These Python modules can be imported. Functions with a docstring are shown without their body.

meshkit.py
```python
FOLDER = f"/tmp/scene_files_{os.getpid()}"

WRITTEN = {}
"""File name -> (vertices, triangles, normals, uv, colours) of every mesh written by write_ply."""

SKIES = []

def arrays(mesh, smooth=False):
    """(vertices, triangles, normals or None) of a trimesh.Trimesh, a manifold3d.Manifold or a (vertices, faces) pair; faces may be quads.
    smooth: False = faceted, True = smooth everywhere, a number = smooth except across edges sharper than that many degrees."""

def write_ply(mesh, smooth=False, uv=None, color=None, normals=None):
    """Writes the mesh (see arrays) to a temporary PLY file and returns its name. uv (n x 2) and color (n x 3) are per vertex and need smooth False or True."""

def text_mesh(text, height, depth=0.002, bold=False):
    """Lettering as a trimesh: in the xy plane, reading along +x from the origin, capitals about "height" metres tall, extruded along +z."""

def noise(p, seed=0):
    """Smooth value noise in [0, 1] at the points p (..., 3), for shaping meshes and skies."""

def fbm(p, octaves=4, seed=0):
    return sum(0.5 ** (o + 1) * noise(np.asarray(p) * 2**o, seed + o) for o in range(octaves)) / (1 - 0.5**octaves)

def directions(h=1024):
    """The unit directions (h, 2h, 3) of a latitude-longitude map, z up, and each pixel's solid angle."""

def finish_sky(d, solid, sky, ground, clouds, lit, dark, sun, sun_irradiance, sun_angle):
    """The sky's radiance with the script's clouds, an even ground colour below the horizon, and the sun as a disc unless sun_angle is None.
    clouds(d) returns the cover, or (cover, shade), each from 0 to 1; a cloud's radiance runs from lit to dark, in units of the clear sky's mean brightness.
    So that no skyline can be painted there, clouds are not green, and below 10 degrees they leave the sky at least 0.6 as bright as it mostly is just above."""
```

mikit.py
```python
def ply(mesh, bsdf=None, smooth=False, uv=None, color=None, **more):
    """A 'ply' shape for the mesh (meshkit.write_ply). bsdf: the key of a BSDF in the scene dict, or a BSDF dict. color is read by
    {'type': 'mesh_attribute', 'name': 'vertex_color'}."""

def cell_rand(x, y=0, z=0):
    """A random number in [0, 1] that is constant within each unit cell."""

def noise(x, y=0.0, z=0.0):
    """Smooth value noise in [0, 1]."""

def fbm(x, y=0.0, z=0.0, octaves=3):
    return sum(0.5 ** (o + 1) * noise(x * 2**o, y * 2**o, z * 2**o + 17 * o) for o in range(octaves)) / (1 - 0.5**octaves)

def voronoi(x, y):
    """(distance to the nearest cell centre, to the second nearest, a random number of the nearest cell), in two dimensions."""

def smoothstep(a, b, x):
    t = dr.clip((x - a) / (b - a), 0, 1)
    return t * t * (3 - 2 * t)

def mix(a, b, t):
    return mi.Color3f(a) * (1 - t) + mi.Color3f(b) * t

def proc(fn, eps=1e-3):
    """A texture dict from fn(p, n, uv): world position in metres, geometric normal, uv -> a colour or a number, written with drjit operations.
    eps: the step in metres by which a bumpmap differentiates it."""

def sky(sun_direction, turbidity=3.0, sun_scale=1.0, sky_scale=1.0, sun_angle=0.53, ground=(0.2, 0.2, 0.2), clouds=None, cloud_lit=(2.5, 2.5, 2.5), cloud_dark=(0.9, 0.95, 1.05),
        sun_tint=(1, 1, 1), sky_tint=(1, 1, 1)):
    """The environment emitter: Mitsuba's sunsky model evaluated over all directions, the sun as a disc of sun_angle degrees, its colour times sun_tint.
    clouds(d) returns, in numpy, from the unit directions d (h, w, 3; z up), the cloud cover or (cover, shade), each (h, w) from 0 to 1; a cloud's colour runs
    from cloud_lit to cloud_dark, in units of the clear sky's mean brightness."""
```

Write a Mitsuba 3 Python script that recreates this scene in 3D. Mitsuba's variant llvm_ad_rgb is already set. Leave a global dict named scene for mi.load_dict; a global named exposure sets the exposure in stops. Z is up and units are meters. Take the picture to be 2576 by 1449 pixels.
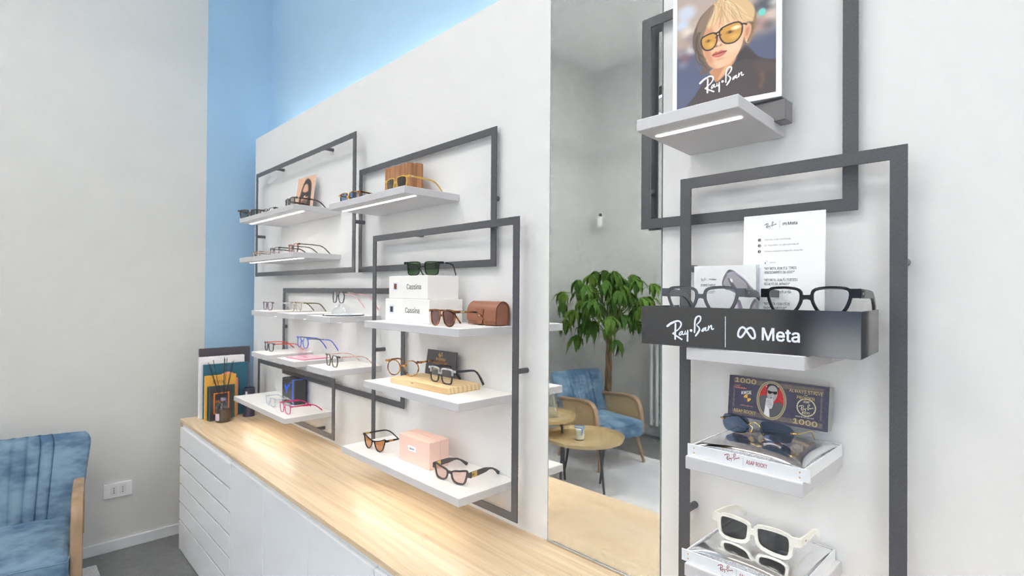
import math, random
import numpy as np
import trimesh
import manifold3d as m3
import mitsuba as mi
import drjit as dr
import mikit
import meshkit
from shapely.geometry import Polygon, LineString, Point, MultiPolygon, box as sbox
from shapely import affinity
from shapely.ops import unary_union

T = mi.ScalarTransform4f
rng = np.random.default_rng(7)
PI = math.pi
scene, labels = {}, {}

# ------------------------------------------------------------------ camera, daylight, exposure
F_PX = 1341.2
_yaw, _pitch, _roll = math.radians(-45.9029), math.radians(0.4192), math.radians(0.4116)
_cy, _sy = math.cos(_yaw), math.sin(_yaw)
_fw = np.array([_sy * math.cos(_pitch), _cy * math.cos(_pitch), math.sin(_pitch)])
_rt = np.array([_cy, -_sy, 0.0])
_up0 = np.cross(_rt, _fw)
_up = -_rt * math.sin(_roll) + _up0 * math.cos(_roll)
K = 1.16    # built in units of 0.86 m below, metres in the scene
EYE = K * np.array([0.0, -0.93, 1.16])
scene['camera'] = {
    'type': 'thinlens', 'fov': math.degrees(2 * math.atan(1288.0 / F_PX)), 'fov_axis': 'x',
    'aperture_radius': 0.0013 * K, 'focus_distance': 0.95 * K, 'near_clip': 0.02, 'far_clip': 200.0,
    'to_world': T().look_at(origin=EYE.tolist(), target=(EYE + _fw).tolist(), up=_up.tolist()),
}
exposure = 0.36


def _clouds(d):
    n = meshkit.fbm(d * np.array([2.2, 2.2, 4.0]) + 3.1, 4, 5)
    cover = np.clip((n - 0.25) / 0.2, 0, 1)
    return cover, np.clip((n - 0.5) * 1.6, 0, 1)


SKY = 12.0
scene['sky'] = mikit.sky([0.25, 0.9, 0.75], turbidity=3.5, sun_scale=0.0, sky_scale=SKY, ground=(0.35, 0.35, 0.36), clouds=_clouds,
                         cloud_lit=(2.6, 2.6, 2.6), cloud_dark=(1.7, 1.75, 1.85))
LED_GAIN, PANEL_GAIN, COVE_GAIN, RING_GAIN = 24.0, 10.0, 14.0, 30.0


# ------------------------------------------------------------------ colour and materials
def lin(c):
    """#rrggbb or (r, g, b) in 0..255 display values -> linear."""
    if isinstance(c, str):
        c = [int(c[i:i + 2], 16) for i in (1, 3, 5)]
    c = np.asarray(c, float) / 255.0
    return np.where(c <= 0.04045, c / 12.92, ((c + 0.055) / 1.055) ** 2.4)


def rgb(c):
    return {'type': 'rgb', 'value': [float(x) for x in np.clip(lin(c), 0, 0.98)]}


VC = {'type': 'mesh_attribute', 'name': 'vertex_color'}


def principled(color, rough=0.4, spec=0.5, metallic=0.0, two=True, **k):
    d = {'type': 'principled', 'base_color': color, 'roughness': rough, 'specular': spec, 'metallic': metallic, **k}
    return {'type': 'twosided', 'bsdf': d} if two else d


scene['m_gloss'] = principled(VC, 0.12)
scene['m_satin'] = principled(VC, 0.35)
scene['m_matte'] = principled(VC, 0.7, 0.25)
scene['m_metal'] = principled(VC, 0.22, 0.5, 1.0)


def _plaster(c, k=0.02):
    base = mi.Color3f(*[float(x) for x in lin(c)])

    def fn(p, n, uv):
        v = mikit.fbm(p.x * 7, p.y * 7, p.z * 7, 3) - 0.5
        return base * (1 + v * 2 * k)
    return mikit.proc(fn)


scene['m_wall_grey'] = principled(_plaster('#d3d3d1'), 0.85, 0.2)
scene['m_wall_blue'] = principled(_plaster('#a0c0da'), 0.8, 0.2)
scene['m_white'] = principled(rgb('#e3e3e3'), 0.55, 0.3)
scene['m_ceiling'] = principled(rgb('#ececec'), 0.9, 0.1)
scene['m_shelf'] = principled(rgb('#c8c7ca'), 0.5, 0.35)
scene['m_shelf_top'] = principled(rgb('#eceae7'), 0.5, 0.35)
scene['m_lacquer'] = principled(rgb('#e4e6ea'), 0.28, 0.5)


def _frame_fn(p, n, uv):
    v = mikit.noise(p.x * 900, p.y * 900, p.z * 900)
    return mi.Color3f(0.078, 0.081, 0.092) * (0.8 + 0.4 * v)


scene['m_frame'] = principled(mikit.proc(_frame_fn), 0.33, 0.45)


def _oak(p, n, uv):
    x, y = p.x, p.y + p.z
    warp = (mikit.noise(x * 2.2, y * 9.0, 1.0) - 0.5) * 0.03
    ring = mikit.fbm(x * 2.4, (y + warp) * 75.0, 2.0, 4)
    fine = mikit.noise(x * 9.0, y * 420.0, 5.0)
    band = mikit.noise(x * 0.7 + 3.0, y * 14.0, 9.0)
    c = mikit.mix((0.60, 0.44, 0.275), (0.70, 0.545, 0.37), mikit.smoothstep(0.2, 0.8, ring))
    c = c * (0.92 + 0.14 * fine)
    return c * (0.96 + 0.08 * band)


scene['m_oak'] = principled(mikit.proc(_oak), 0.33, 0.5)


def _vinyl(p, n, uv):
    a = mikit.fbm(p.x * 2.5, p.y * 2.5, 0.0, 4)
    b = mikit.noise(p.x * 60, p.y * 60, 2.0)
    return mi.Color3f(0.165, 0.172, 0.172) * (0.75 + 0.5 * a) * (0.93 + 0.14 * b)


scene['m_floor'] = principled(mikit.proc(_vinyl), 0.5, 0.4)
scene['m_mirror'] = {'type': 'twosided', 'bsdf': {'type': 'conductor', 'specular_reflectance': {'type': 'rgb', 'value': [0.93, 0.945, 0.935]}}}
scene['m_chrome'] = {'type': 'twosided', 'bsdf': {'type': 'roughconductor', 'material': 'none', 'alpha': 0.02, 'specular_reflectance': {'type': 'rgb', 'value': [0.93, 0.93, 0.94]}}}
scene['m_steel'] = principled(rgb('#c4c6c8'), 0.3, 0.5, 1.0)


def pane(c, k=1.0):
    t = lin(c) if not isinstance(c, tuple) else np.asarray(c, float)
    return {'type': 'thindielectric', 'int_ior': 1.5, 'specular_transmittance': {'type': 'rgb', 'value': [float(x) for x in t]}, 'specular_reflectance': {'type': 'rgb', 'value': [k, k, k]}}


for _n, _c in {'clear': (0.97, 0.98, 0.98), 'blue': (0.10, 0.20, 0.42), 'grey': (0.07, 0.075, 0.08), 'brown': (0.22, 0.10, 0.09), 'orange': (0.62, 0.27, 0.10),
               'rose': (0.80, 0.62, 0.56), 'green': (0.10, 0.20, 0.09), 'smoke': (0.30, 0.27, 0.27), 'sky': (0.13, 0.20, 0.34)}.items():
    scene['m_pane_' + _n] = pane(_c)
scene['m_acrylic'] = pane((0.93, 0.94, 0.95))
scene['m_glass'] = pane((0.95, 0.97, 0.96))


# ------------------------------------------------------------------ meshes
def M(*parts):
    return trimesh.util.concatenate([p for p in parts if p is not None])


def tm(man):
    m = man.to_mesh()
    return trimesh.Trimesh(np.asarray(m.vert_properties)[:, :3], np.asarray(m.tri_verts), process=False)


def cbox(x0, x1, y0, y1, z0, z1, c=0.0008):
    """A box with chamfered edges."""
    x0, x1, y0, y1, z0, z1 = min(x0, x1), max(x0, x1), min(y0, y1), max(y0, y1), min(z0, z1), max(z0, z1)
    c = min(c, (x1 - x0) / 2.5, (y1 - y0) / 2.5, (z1 - z0) / 2.5)
    pts = []
    for x, sx in ((x0, 1), (x1, -1)):
        for y, sy in ((y0, 1), (y1, -1)):
            for z, sz in ((z0, 1), (z1, -1)):
                pts += [(x + sx * c, y + sy * c, z), (x + sx * c, y, z + sz * c), (x, y + sy * c, z + sz * c)]
    return tm(m3.Manifold.hull_points(np.array(pts)))


def cyl(p0, p1, r0, r1=None, n=20, cap=True):
    return tube([p0, p1], [r0, r0 if r1 is None else r1], n)


def frames(p):
    p = np.asarray(p, float)
    t = np.gradient(p, axis=0)
    t /= np.linalg.norm(t, axis=1, keepdims=True) + 1e-12
    a = np.cross(t[0], [0, 0, 1.0] if abs(t[0][2]) < 0.9 else [1.0, 0, 0])
    A = []
    for k in range(len(p)):
        a = a - t[k] * (a @ t[k])
        a /= np.linalg.norm(a) + 1e-12
        A.append(a)
    A = np.array(A)
    return t, A, np.cross(t, A)


def skin(rings, cap=True, closed=False):
    """Rings (k, n, 3) joined into a surface."""
    rings = np.asarray(rings, float)
    k, n = rings.shape[:2]
    v = rings.reshape(-1, 3)
    i, j = np.meshgrid(np.arange(k if closed else k - 1), np.arange(n), indexing='ij')
    i2 = (i + 1) % k
    q = np.stack([i * n + j, i * n + (j + 1) % n, i2 * n + (j + 1) % n, i2 * n + j], -1).reshape(-1, 4)
    f = [q[:, [0, 1, 2]], q[:, [0, 2, 3]]]
    if cap and not closed:
        v = np.vstack([v, rings[0].mean(0), rings[-1].mean(0)])
        a = np.arange(n)
        f.append(np.stack([(a + 1) % n, a, np.full(n, k * n)], 1))
        f.append(np.stack([a + (k - 1) * n, (a + 1) % n + (k - 1) * n, np.full(n, k * n + 1)], 1))
    m = trimesh.Trimesh(v, np.vstack(f), process=False)
    if m.volume < 0:
        m.invert()
    return m


def tube(p, r, n=10, cap=True):
    p = np.asarray(p, float)
    t, a, b = frames(p)
    r = np.broadcast_to(np.asarray(r, float), (len(p),))
    g = np.arange(n) * 2 * PI / n
    return skin(p[:, None] + r[:, None, None] * (np.cos(g)[None, :, None] * a[:, None] + np.sin(g)[None, :, None] * b[:, None]), cap)


def ring_tube(center, rx, ry, r, n=48, m=10, axis='z'):
    g = np.arange(n) * 2 * PI / n
    h = np.arange(m) * 2 * PI / m
    rings = []
    for t in g:
        d = np.array([math.cos(t), math.sin(t), 0])
        c = np.array([rx * d[0], ry * d[1], 0])
        rings.append([c + r * (math.cos(s) * d + math.sin(s) * np.array([0, 0, 1.0])) for s in h])
    m_ = skin(rings, closed=True)
    m_.apply_translation(center)
    return m_


def strap(p, w, h, side, n=8, rnd=0.35):
    """A path p with an oval-cornered section: w along side, h across."""
    p = np.asarray(p, float)
    t = np.gradient(p, axis=0)
    t /= np.linalg.norm(t, axis=1, keepdims=True) + 1e-12
    s = np.asarray(side, float)
    S = s[None] - t * (t @ s)[:, None]
    S /= np.linalg.norm(S, axis=1, keepdims=True)
    U = np.cross(t, S)
    g = (np.arange(n) + 0.5) * 2 * PI / n
    cx, cy = np.sign(np.cos(g)) * np.abs(np.cos(g)) ** rnd, np.sign(np.sin(g)) * np.abs(np.sin(g)) ** rnd
    w, h = np.broadcast_to(w, (len(p),)), np.broadcast_to(h, (len(p),))
    return skin(p[:, None] + (w / 2)[:, None, None] * cx[None, :, None] * S[:, None] + (h / 2)[:, None, None] * cy[None, :, None] * U[:, None])


def lathe(profile, n=40, center=(0, 0, 0)):
    g = np.arange(n) * 2 * PI / n
    m = skin([[(r * math.cos(t), r * math.sin(t), z) for t in g] for r, z in profile], cap=True)
    m.apply_translation(center)
    return m


def spline(pts, n=12, closed=False):
    """Catmull-Rom through the points."""
    p = np.asarray(pts, float)
    k = len(p)
    out = []
    for i in range(k if closed else k - 1):
        if closed:
            a, b, c, d = p[(i - 1) % k], p[i], p[(i + 1) % k], p[(i + 2) % k]
        else:
            b, c = p[i], p[i + 1]
            a = p[i - 1] if i else 2 * b - c
            d = p[i + 2] if i + 2 < k else 2 * c - b
        for s in np.arange(n) / n:
            out.append(0.5 * (2 * b + (c - a) * s + (2 * a - 5 * b + 4 * c - d) * s * s + (3 * b - a - 3 * c + d) * s ** 3))
    if not closed:
        out.append(p[-1])
    return np.array(out)


def polys(s):
    return [g for g in getattr(s, 'geoms', [s]) if isinstance(g, Polygon) and g.area > 1e-12]


def extrude(shape, d, z=0.0):
    return M(*[trimesh.creation.extrude_polygon(g, d, engine='earcut').apply_translation([0, 0, z]) for g in polys(shape)])


def bevel(shape, d, b):
    """An extrusion with bevelled edges, as three stacked layers."""
    parts = [extrude(shape, d - 2 * b, b)]
    inner = shape.buffer(-b)
    if not inner.is_empty:
        parts.append(extrude(inner, d, 0))
    return M(*parts)


def fine(mesh, e):
    v, f = trimesh.remesh.subdivide_to_size(np.asarray(mesh.vertices), np.asarray(mesh.faces), e, max_iter=12)
    return trimesh.Trimesh(v, f, process=False)


def mat(x=0, y=0, z=0, rz=0, rx=0, ry=0, s=1.0):
    """Place: scale, tilt about x and y, turn about z, move."""
    tr = trimesh.transformations
    m = tr.translation_matrix([x, y, z]) @ tr.rotation_matrix(rz, [0, 0, 1]) @ tr.rotation_matrix(rx, [1, 0, 0]) @ tr.rotation_matrix(ry, [0, 1, 0])
    return m @ np.diag([s, s, s, 1.0])


def at(mesh, m):
    c = mesh.copy()
    c.apply_transform(m)
    return c


# ------------------------------------------------------------------ naming
_used = {}


def numbered(name):
    _used[name] = _used.get(name, -1) + 1
    return name if _used[name] == 0 else f'{name}_{_used[name]:03d}'


def thing(name, label, category, group=None):
    key = numbered(name)
    labels[key] = {'label': label, 'category': category}
    if group:
        labels[key]['group'] = group
    return key


def put(key, mesh, m, color=None, smooth=False, **more):
    """One entry. color: display colour of the vertex-coloured materials."""
    mesh = trimesh.Trimesh(np.asarray(mesh.vertices) * K, mesh.faces, process=False)
    if color is not None:
        c = lin(color) if isinstance(color, str) or len(np.shape(color)) == 1 else np.asarray(color)
        if smooth and smooth is not True:
            mesh = trimesh.graph.smooth_shade(mesh, angle=np.radians(smooth), facet_minarea=None)
            smooth = True
        cc = np.broadcast_to(np.clip(c, 0, 0.98), (len(mesh.vertices), 3))
        scene[key] = mikit.ply(mesh, m, smooth, color=cc, **more)
    else:
        scene[key] = mikit.ply(mesh, m, smooth, **more)
    return key


def part(owner, name, mesh, m, color=None, smooth=False, label=None, **more):
    key = put(numbered(owner + '__' + name), mesh, m, color, smooth, **more)
    if label:
        labels[key] = {'label': label}
    return key


def solo(name, label, category, mesh, m, color=None, smooth=False, group=None):
    key = thing(name, label, category, group)
    return put(key, mesh, m, color, smooth)


def struct(name, mesh, m, label, color=None, **more):
    put(name, mesh, m, color, **more)
    labels[name] = {'kind': 'structure', 'label': label}
    return name


def emit(c, gain):
    return {'type': 'area', 'radiance': {'type': 'rgb', 'value': [float(x) * gain for x in c]}}


# ------------------------------------------------------------------ lettering, logos and printed pictures
FACE = trimesh.transformations.rotation_matrix(PI / 2, [1, 0, 0])    # a drawing in xy becomes upright, seen from -y


def text(s, h, depth=0.00025, bold=False, squeeze=1.0, align='l'):
    m = meshkit.text_mesh(s, h, depth, bold)
    w = m.bounds[1][0]
    m.apply_transform(np.diag([squeeze, 1, 1, 1.0]))
    if align == 'c':
        m.apply_translation([-w * squeeze / 2, 0, 0])
    return m


def _stroke(p, w, closed=False, sm=6):
    p = np.asarray(p, float)
    q = spline(p, sm, closed)
    if closed:
        q = np.vstack([q, q[:1]])
    if np.ndim(w) == 0:
        return LineString(q).buffer(w / 2, quad_segs=4)
    ww = np.interp(np.linspace(0, 1, len(q)), np.linspace(0, 1, len(w)), w)
    return unary_union([LineString([a, b]).buffer((u + v) / 4, quad_segs=4) for a, b, u, v in zip(q, q[1:], ww, ww[1:])])


def script_logo():
    """The slanted brush lettering, 1 unit wide, starting at the origin."""
    S = [_stroke([(122, 335), (200, 272), (300, 225), (372, 208), (432, 240), (440, 300), (400, 372), (332, 432), (245, 493)], [52, 50, 46, 40, 40, 36, 30, 24, 22]),
         _stroke([(311, 275), (308, 420), (304, 612)], 40), _stroke([(245, 493), (330, 540), (455, 612)], [26, 34, 38]),
         _stroke([(472, 432), (425, 452), (398, 500), (412, 524), (446, 494), (474, 436), (468, 490), (492, 508), (520, 480)], [22, 24, 28, 28, 24, 22, 24, 24, 18]),
         _stroke([(538, 424), (528, 478), (546, 494), (575, 460), (592, 404)], [20, 26, 26, 22, 22]), _stroke([(590, 410), (588, 520), (586, 640)], [30, 36, 38]),
         Point(665, 405).buffer(31), _stroke([(743, 440), (747, 300), (752, 190), (782, 112), (838, 82), (876, 112), (864, 180), (826, 232), (786, 272)], [34, 36, 38, 38, 36, 36, 34, 28, 20]),
         _stroke([(786, 280), (838, 330), (850, 380), (812, 450), (766, 515)], [20, 32, 40, 42, 34]),
         _stroke([(988, 322), (938, 346), (904, 392), (915, 410), (950, 382), (990, 328), (980, 376), (1000, 392), (1030, 366)], [22, 26, 28, 26, 24, 22, 24, 24, 18]),
         _stroke([(1048, 286), (1040, 330), (1040, 372)], 26), _stroke([(1040, 366), (1072, 305), (1104, 272), (1108, 300), (1112, 350), (1138, 352), (1158, 334)], [16, 22, 26, 28, 28, 24, 16])]
    s = unary_union(S)
    k = 1.0 / 1060
    return affinity.affine_transform(s, [k, 0, 0, -k, -105 * k, 657 * k]).simplify(0.0012)


def loop_logo():
    """The looped band sign, 1 unit wide."""
    s = _stroke([(315, 345), (290, 308), (245, 283), (198, 312), (168, 378), (166, 440), (204, 470), (243, 442), (315, 335), (345, 302), (390, 286), (434, 318), (462, 390), (464, 452), (428, 478), (388, 446)], 38, True)
    return affinity.affine_transform(s, [1 / 336, 0, 0, -1 / 336, -146 / 336, 489 / 336]).simplify(0.002)


SCRIPT, LOOP = script_logo(), loop_logo()


def logo(shape, w, depth=0.00025, tall=1.0):
    return extrude(affinity.scale(shape, w, w * tall, origin=(0, 0)), depth)


def card_mesh(w, h, nx, nz):
    """A grid facing -y, x from 0 to w, z from 0 to h, and its (s, t) coordinates in units of w."""
    x, z = np.meshgrid(np.linspace(0, w, nx), np.linspace(0, h, nz))
    v = np.stack([x.ravel(), np.zeros(x.size), z.ravel()], 1)
    i, j = np.meshgrid(np.arange(nz - 1), np.arange(nx - 1), indexing='ij')
    q = np.stack([i * nx + j, i * nx + j + 1, (i + 1) * nx + j + 1, (i + 1) * nx + j], -1).reshape(-1, 4)
    return trimesh.Trimesh(v, np.vstack([q[:, [0, 1, 2]], q[:, [0, 2, 3]]]), process=False), np.stack([x.ravel() / w, z.ravel() / w], 1)


def sdf(poly, p):
    """Signed distance to a polygon, negative inside."""
    a = np.asarray(poly, float)
    b = np.roll(a, -1, 0)
    d = np.full(len(p), 1e9)
    inside = np.zeros(len(p), bool)
    for u, w in zip(a, b):
        e = w - u
        r = p - u
        t = np.clip((r @ e) / (e @ e + 1e-12), 0, 1)
        d = np.minimum(d, np.linalg.norm(r - t[:, None] * e, axis=1))
        c = (u[1] > p[:, 1]) != (w[1] > p[:, 1])
        inside ^= c & (p[:, 0] < e[0] * (p[:, 1] - u[1]) / (e[1] + 1e-12) + u[0])
    return np.where(inside, -d, d)


class Paint:
    """Layers of soft-edged shapes printed on a card."""

    def __init__(self, st, base):
        self.p, self.c = st, np.tile(np.asarray(base, float), (len(st), 1))

    def lay(self, d, color, soft=0.004, alpha=1.0):
        a = np.clip(0.5 - d / (2 * soft), 0, 1)
        a = (a * a * (3 - 2 * a) * alpha)[:, None]
        col = np.asarray([int(color[i:i + 2], 16) for i in (1, 3, 5)], float) if isinstance(color, str) else np.asarray(color, float)
        self.c = self.c * (1 - a) + col * a

    def poly(self, pts, color, soft=0.004, alpha=1.0, smooth=0):
        self.lay(sdf(spline(pts, smooth, True) if smooth else pts, self.p), color, soft, alpha)

    def oval(self, cx, cy, rx, ry, color, soft=0.004, alpha=1.0, rot=0.0):
        c, s = math.cos(rot), math.sin(rot)
        q = self.p - [cx, cy]
        x, y = q[:, 0] * c + q[:, 1] * s, -q[:, 0] * s + q[:, 1] * c
        self.lay((np.hypot(x / rx, y / ry) - 1) * min(rx, ry), color, soft, alpha)

    def line(self, pts, w, color, soft=0.003, alpha=1.0):
        q = spline(pts, 8)
        d = np.full(len(self.p), 1e9)
        for a, b in zip(q, q[1:]):
            e = b - a
            r = self.p - a
            t = np.clip((r @ e) / (e @ e + 1e-12), 0, 1)
            d = np.minimum(d, np.linalg.norm(r - t[:, None] * e, axis=1))
        self.lay(d - w / 2, color, soft, alpha)

    def colors(self):
        return lin(np.clip(self.c, 0, 255))


def clean(mesh_list):
    return M(*mesh_list)
# ------------------------------------------------------------------ the room
X0, X1, YF, YB, ZC = -2.93, 2.7, -2.93, 0.115, 3.14
struct('floor', cbox(X0 - 0.1, X1 + 0.1, YF - 0.1, YB + 0.1, -0.1, 0, 0.0), 'm_floor', 'grey concrete-look vinyl floor')
struct('ceiling', cbox(X0 - 0.1, X1 + 0.1, YF - 0.1, YB + 0.1, ZC, ZC + 0.1, 0.0), 'm_ceiling', 'white ceiling')
struct('wall_back', cbox(X0 - 0.1, X1 + 0.1, YB, YB + 0.1, 0, ZC, 0.0), 'm_wall_blue', 'blue painted wall behind the white display panel')
struct('wall_left', cbox(X0 - 0.1, X0, YF - 0.1, YB, 0, ZC, 0.0), 'm_wall_grey', 'light grey wall at the left')
put('wall_left__blue_paint', cbox(X0 - 0.001, X0 + 0.0015, -0.19, YB, 0, ZC, 0.0), 'm_wall_blue')
labels['wall_left__blue_paint'] = {'label': 'blue painted strip of the grey wall'}
struct('wall_right', cbox(X1, X1 + 0.1, YF - 0.1, YB, 0, ZC, 0.0), 'm_wall_grey', 'light grey wall at the right')
# front wall with the shop window
WX0, WX1, WZ0, WZ1 = -0.81, 2.55, 0.12, 2.75
struct('wall_front', M(cbox(X0, WX0, YF - 0.1, YF, 0, ZC, 0.0), cbox(WX1, X1, YF - 0.1, YF, 0, ZC, 0.0), cbox(WX0, WX1, YF - 0.1, YF, 0, WZ0, 0.0), cbox(WX0, WX1, YF - 0.1, YF, WZ1, ZC, 0.0)),
       'm_wall_grey', 'light grey wall with the shop window')
win = [cbox(WX0, WX1, YF - 0.08, YF - 0.02, z, z + 0.06) for z in (WZ0, WZ1 - 0.06)] + [cbox(x, x + 0.06, YF - 0.08, YF - 0.02, WZ0 + 0.06, WZ1 - 0.06) for x in (0.18, 1.36, WX1 - 0.06)] + [cbox(WX0, WX0 + 0.13, YF - 0.08, YF - 0.02, WZ0 + 0.06, WZ1 - 0.06)]
struct('window_1', M(*win), 'm_satin', 'dark framed shop window', color='#4a4c50')
for _a, _b in ((WX0 + 0.07, 0.18), (0.18, 1.36), (1.36, WX1 - 0.06)):
    part('window_1', 'pane', cbox(_a + 0.06, _b, YF - 0.052, YF - 0.051, WZ0 + 0.06, WZ1 - 0.06, 0.0), 'm_glass')
struct('baseboard_left', cbox(X0, X0 + 0.012, YF, YB, 0, 0.048, 0.002), 'm_lacquer', 'low white baseboard along the grey wall')
struct('baseboard_front', cbox(X0, WX0, YF, YF + 0.012, 0, 0.048, 0.002), 'm_lacquer', 'white baseboard under the radiator')

# the white display panel, in two parts with the mirror between
PT, PL, ML, MR = 1.916, -2.814, -0.835, -0.541
panel = thing("display_backdrop", 'long white back panel left of the mirror holding the middle and left shelves', 'wall panel')
part(panel, 'board', cbox(PL, ML, 0, 0.025, 0.02, PT, 0.001), 'm_white')
part(panel, 'rail', cbox(PL + 0.05, ML, 0.025, YB, PT - 0.09, PT - 0.06), 'm_white'); part(panel, 'rail', cbox(PL + 0.05, ML, 0.025, YB, 0.3, 0.33), 'm_white')
panel = thing("display_backdrop", 'tall white back panel right of the mirror behind the poster and glossy black tray', 'wall panel')
part(panel, 'board', cbox(MR, 2.4, 0, 0.025, 0.02, 2.62, 0.001), 'm_white')
part(panel, 'rail', cbox(MR + 0.05, 2.4, 0.025, YB, 2.5, 2.53), 'm_white'); part(panel, 'rail', cbox(MR + 0.05, 2.4, 0.025, YB, 0.3, 0.33), 'm_white')
strip_ = thing('led_strip', 'hidden light strip along the top edge of the white panel', 'light strip')
put(strip_, cbox(PL + 0.02, ML - 0.02, 0.035, 0.047, PT - 0.058, PT - 0.05, 0.0), 'm_white', emitter=emit((1.0, 0.97, 0.92), COVE_GAIN))

# mirror
mir = thing('mirror', 'tall narrow frameless mirror reflecting armchair and plant', 'mirror')
part(mir, 'glass', cbox(ML + 0.002, MR - 0.002, -0.0005, 0.0, 0.586, 2.6, 0.0), 'm_mirror')
part(mir, 'edge', M(cbox(ML + 0.0005, ML + 0.002, -0.0005, 0.02, 0.586, 2.6, 0.0), cbox(MR - 0.002, MR - 0.0003, -0.0006, 0.02, 0.586, 2.6, 0.0), cbox(ML + 0.002, MR - 0.002, 0.0005, 0.02, 0.586, 2.6, 0.0)), 'm_satin', '#7f8a86')
part(mir, 'base_rail', cbox(ML, MR, -0.004, 0.004, 0.581, 0.586, 0.0006), 'm_steel', label='slim steel rail under the mirror')
# ------------------------------------------------------------------ counter: worktop, drawer cabinet, door cabinets
WT, WF, WL, WR = 0.581, -0.329, -2.753, 0.9
solo('worktop', 'long light oak worktop along the white panel', 'worktop', cbox(WL, WR, WF, -0.0005, WT - 0.0145, WT, 0.0008), 'm_oak')
GAP = 0.0022


def carcass(owner, x0, x1):
    t = 0.016
    z1 = WT - 0.0147
    part(owner, 'body', M(cbox(x0, x0 + t, WF + 0.018, -0.002, 0.0, z1), cbox(x1 - t, x1, WF + 0.018, -0.002, 0.0, z1), cbox(x0 + t, x1 - t, -0.012, -0.002, 0.0, z1),
                          cbox(x0 + t, x1 - t, WF + 0.018, -0.012, 0.0, 0.016), cbox(x0 + t, x1 - t, WF + 0.018, -0.012, z1 - 0.016, z1)), 'm_lacquer')
    part(owner, 'grip_rail', cbox(x0, x1, WF + 0.010, WF + 0.018, z1 - 0.03, z1, 0.003), 'm_lacquer')


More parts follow.
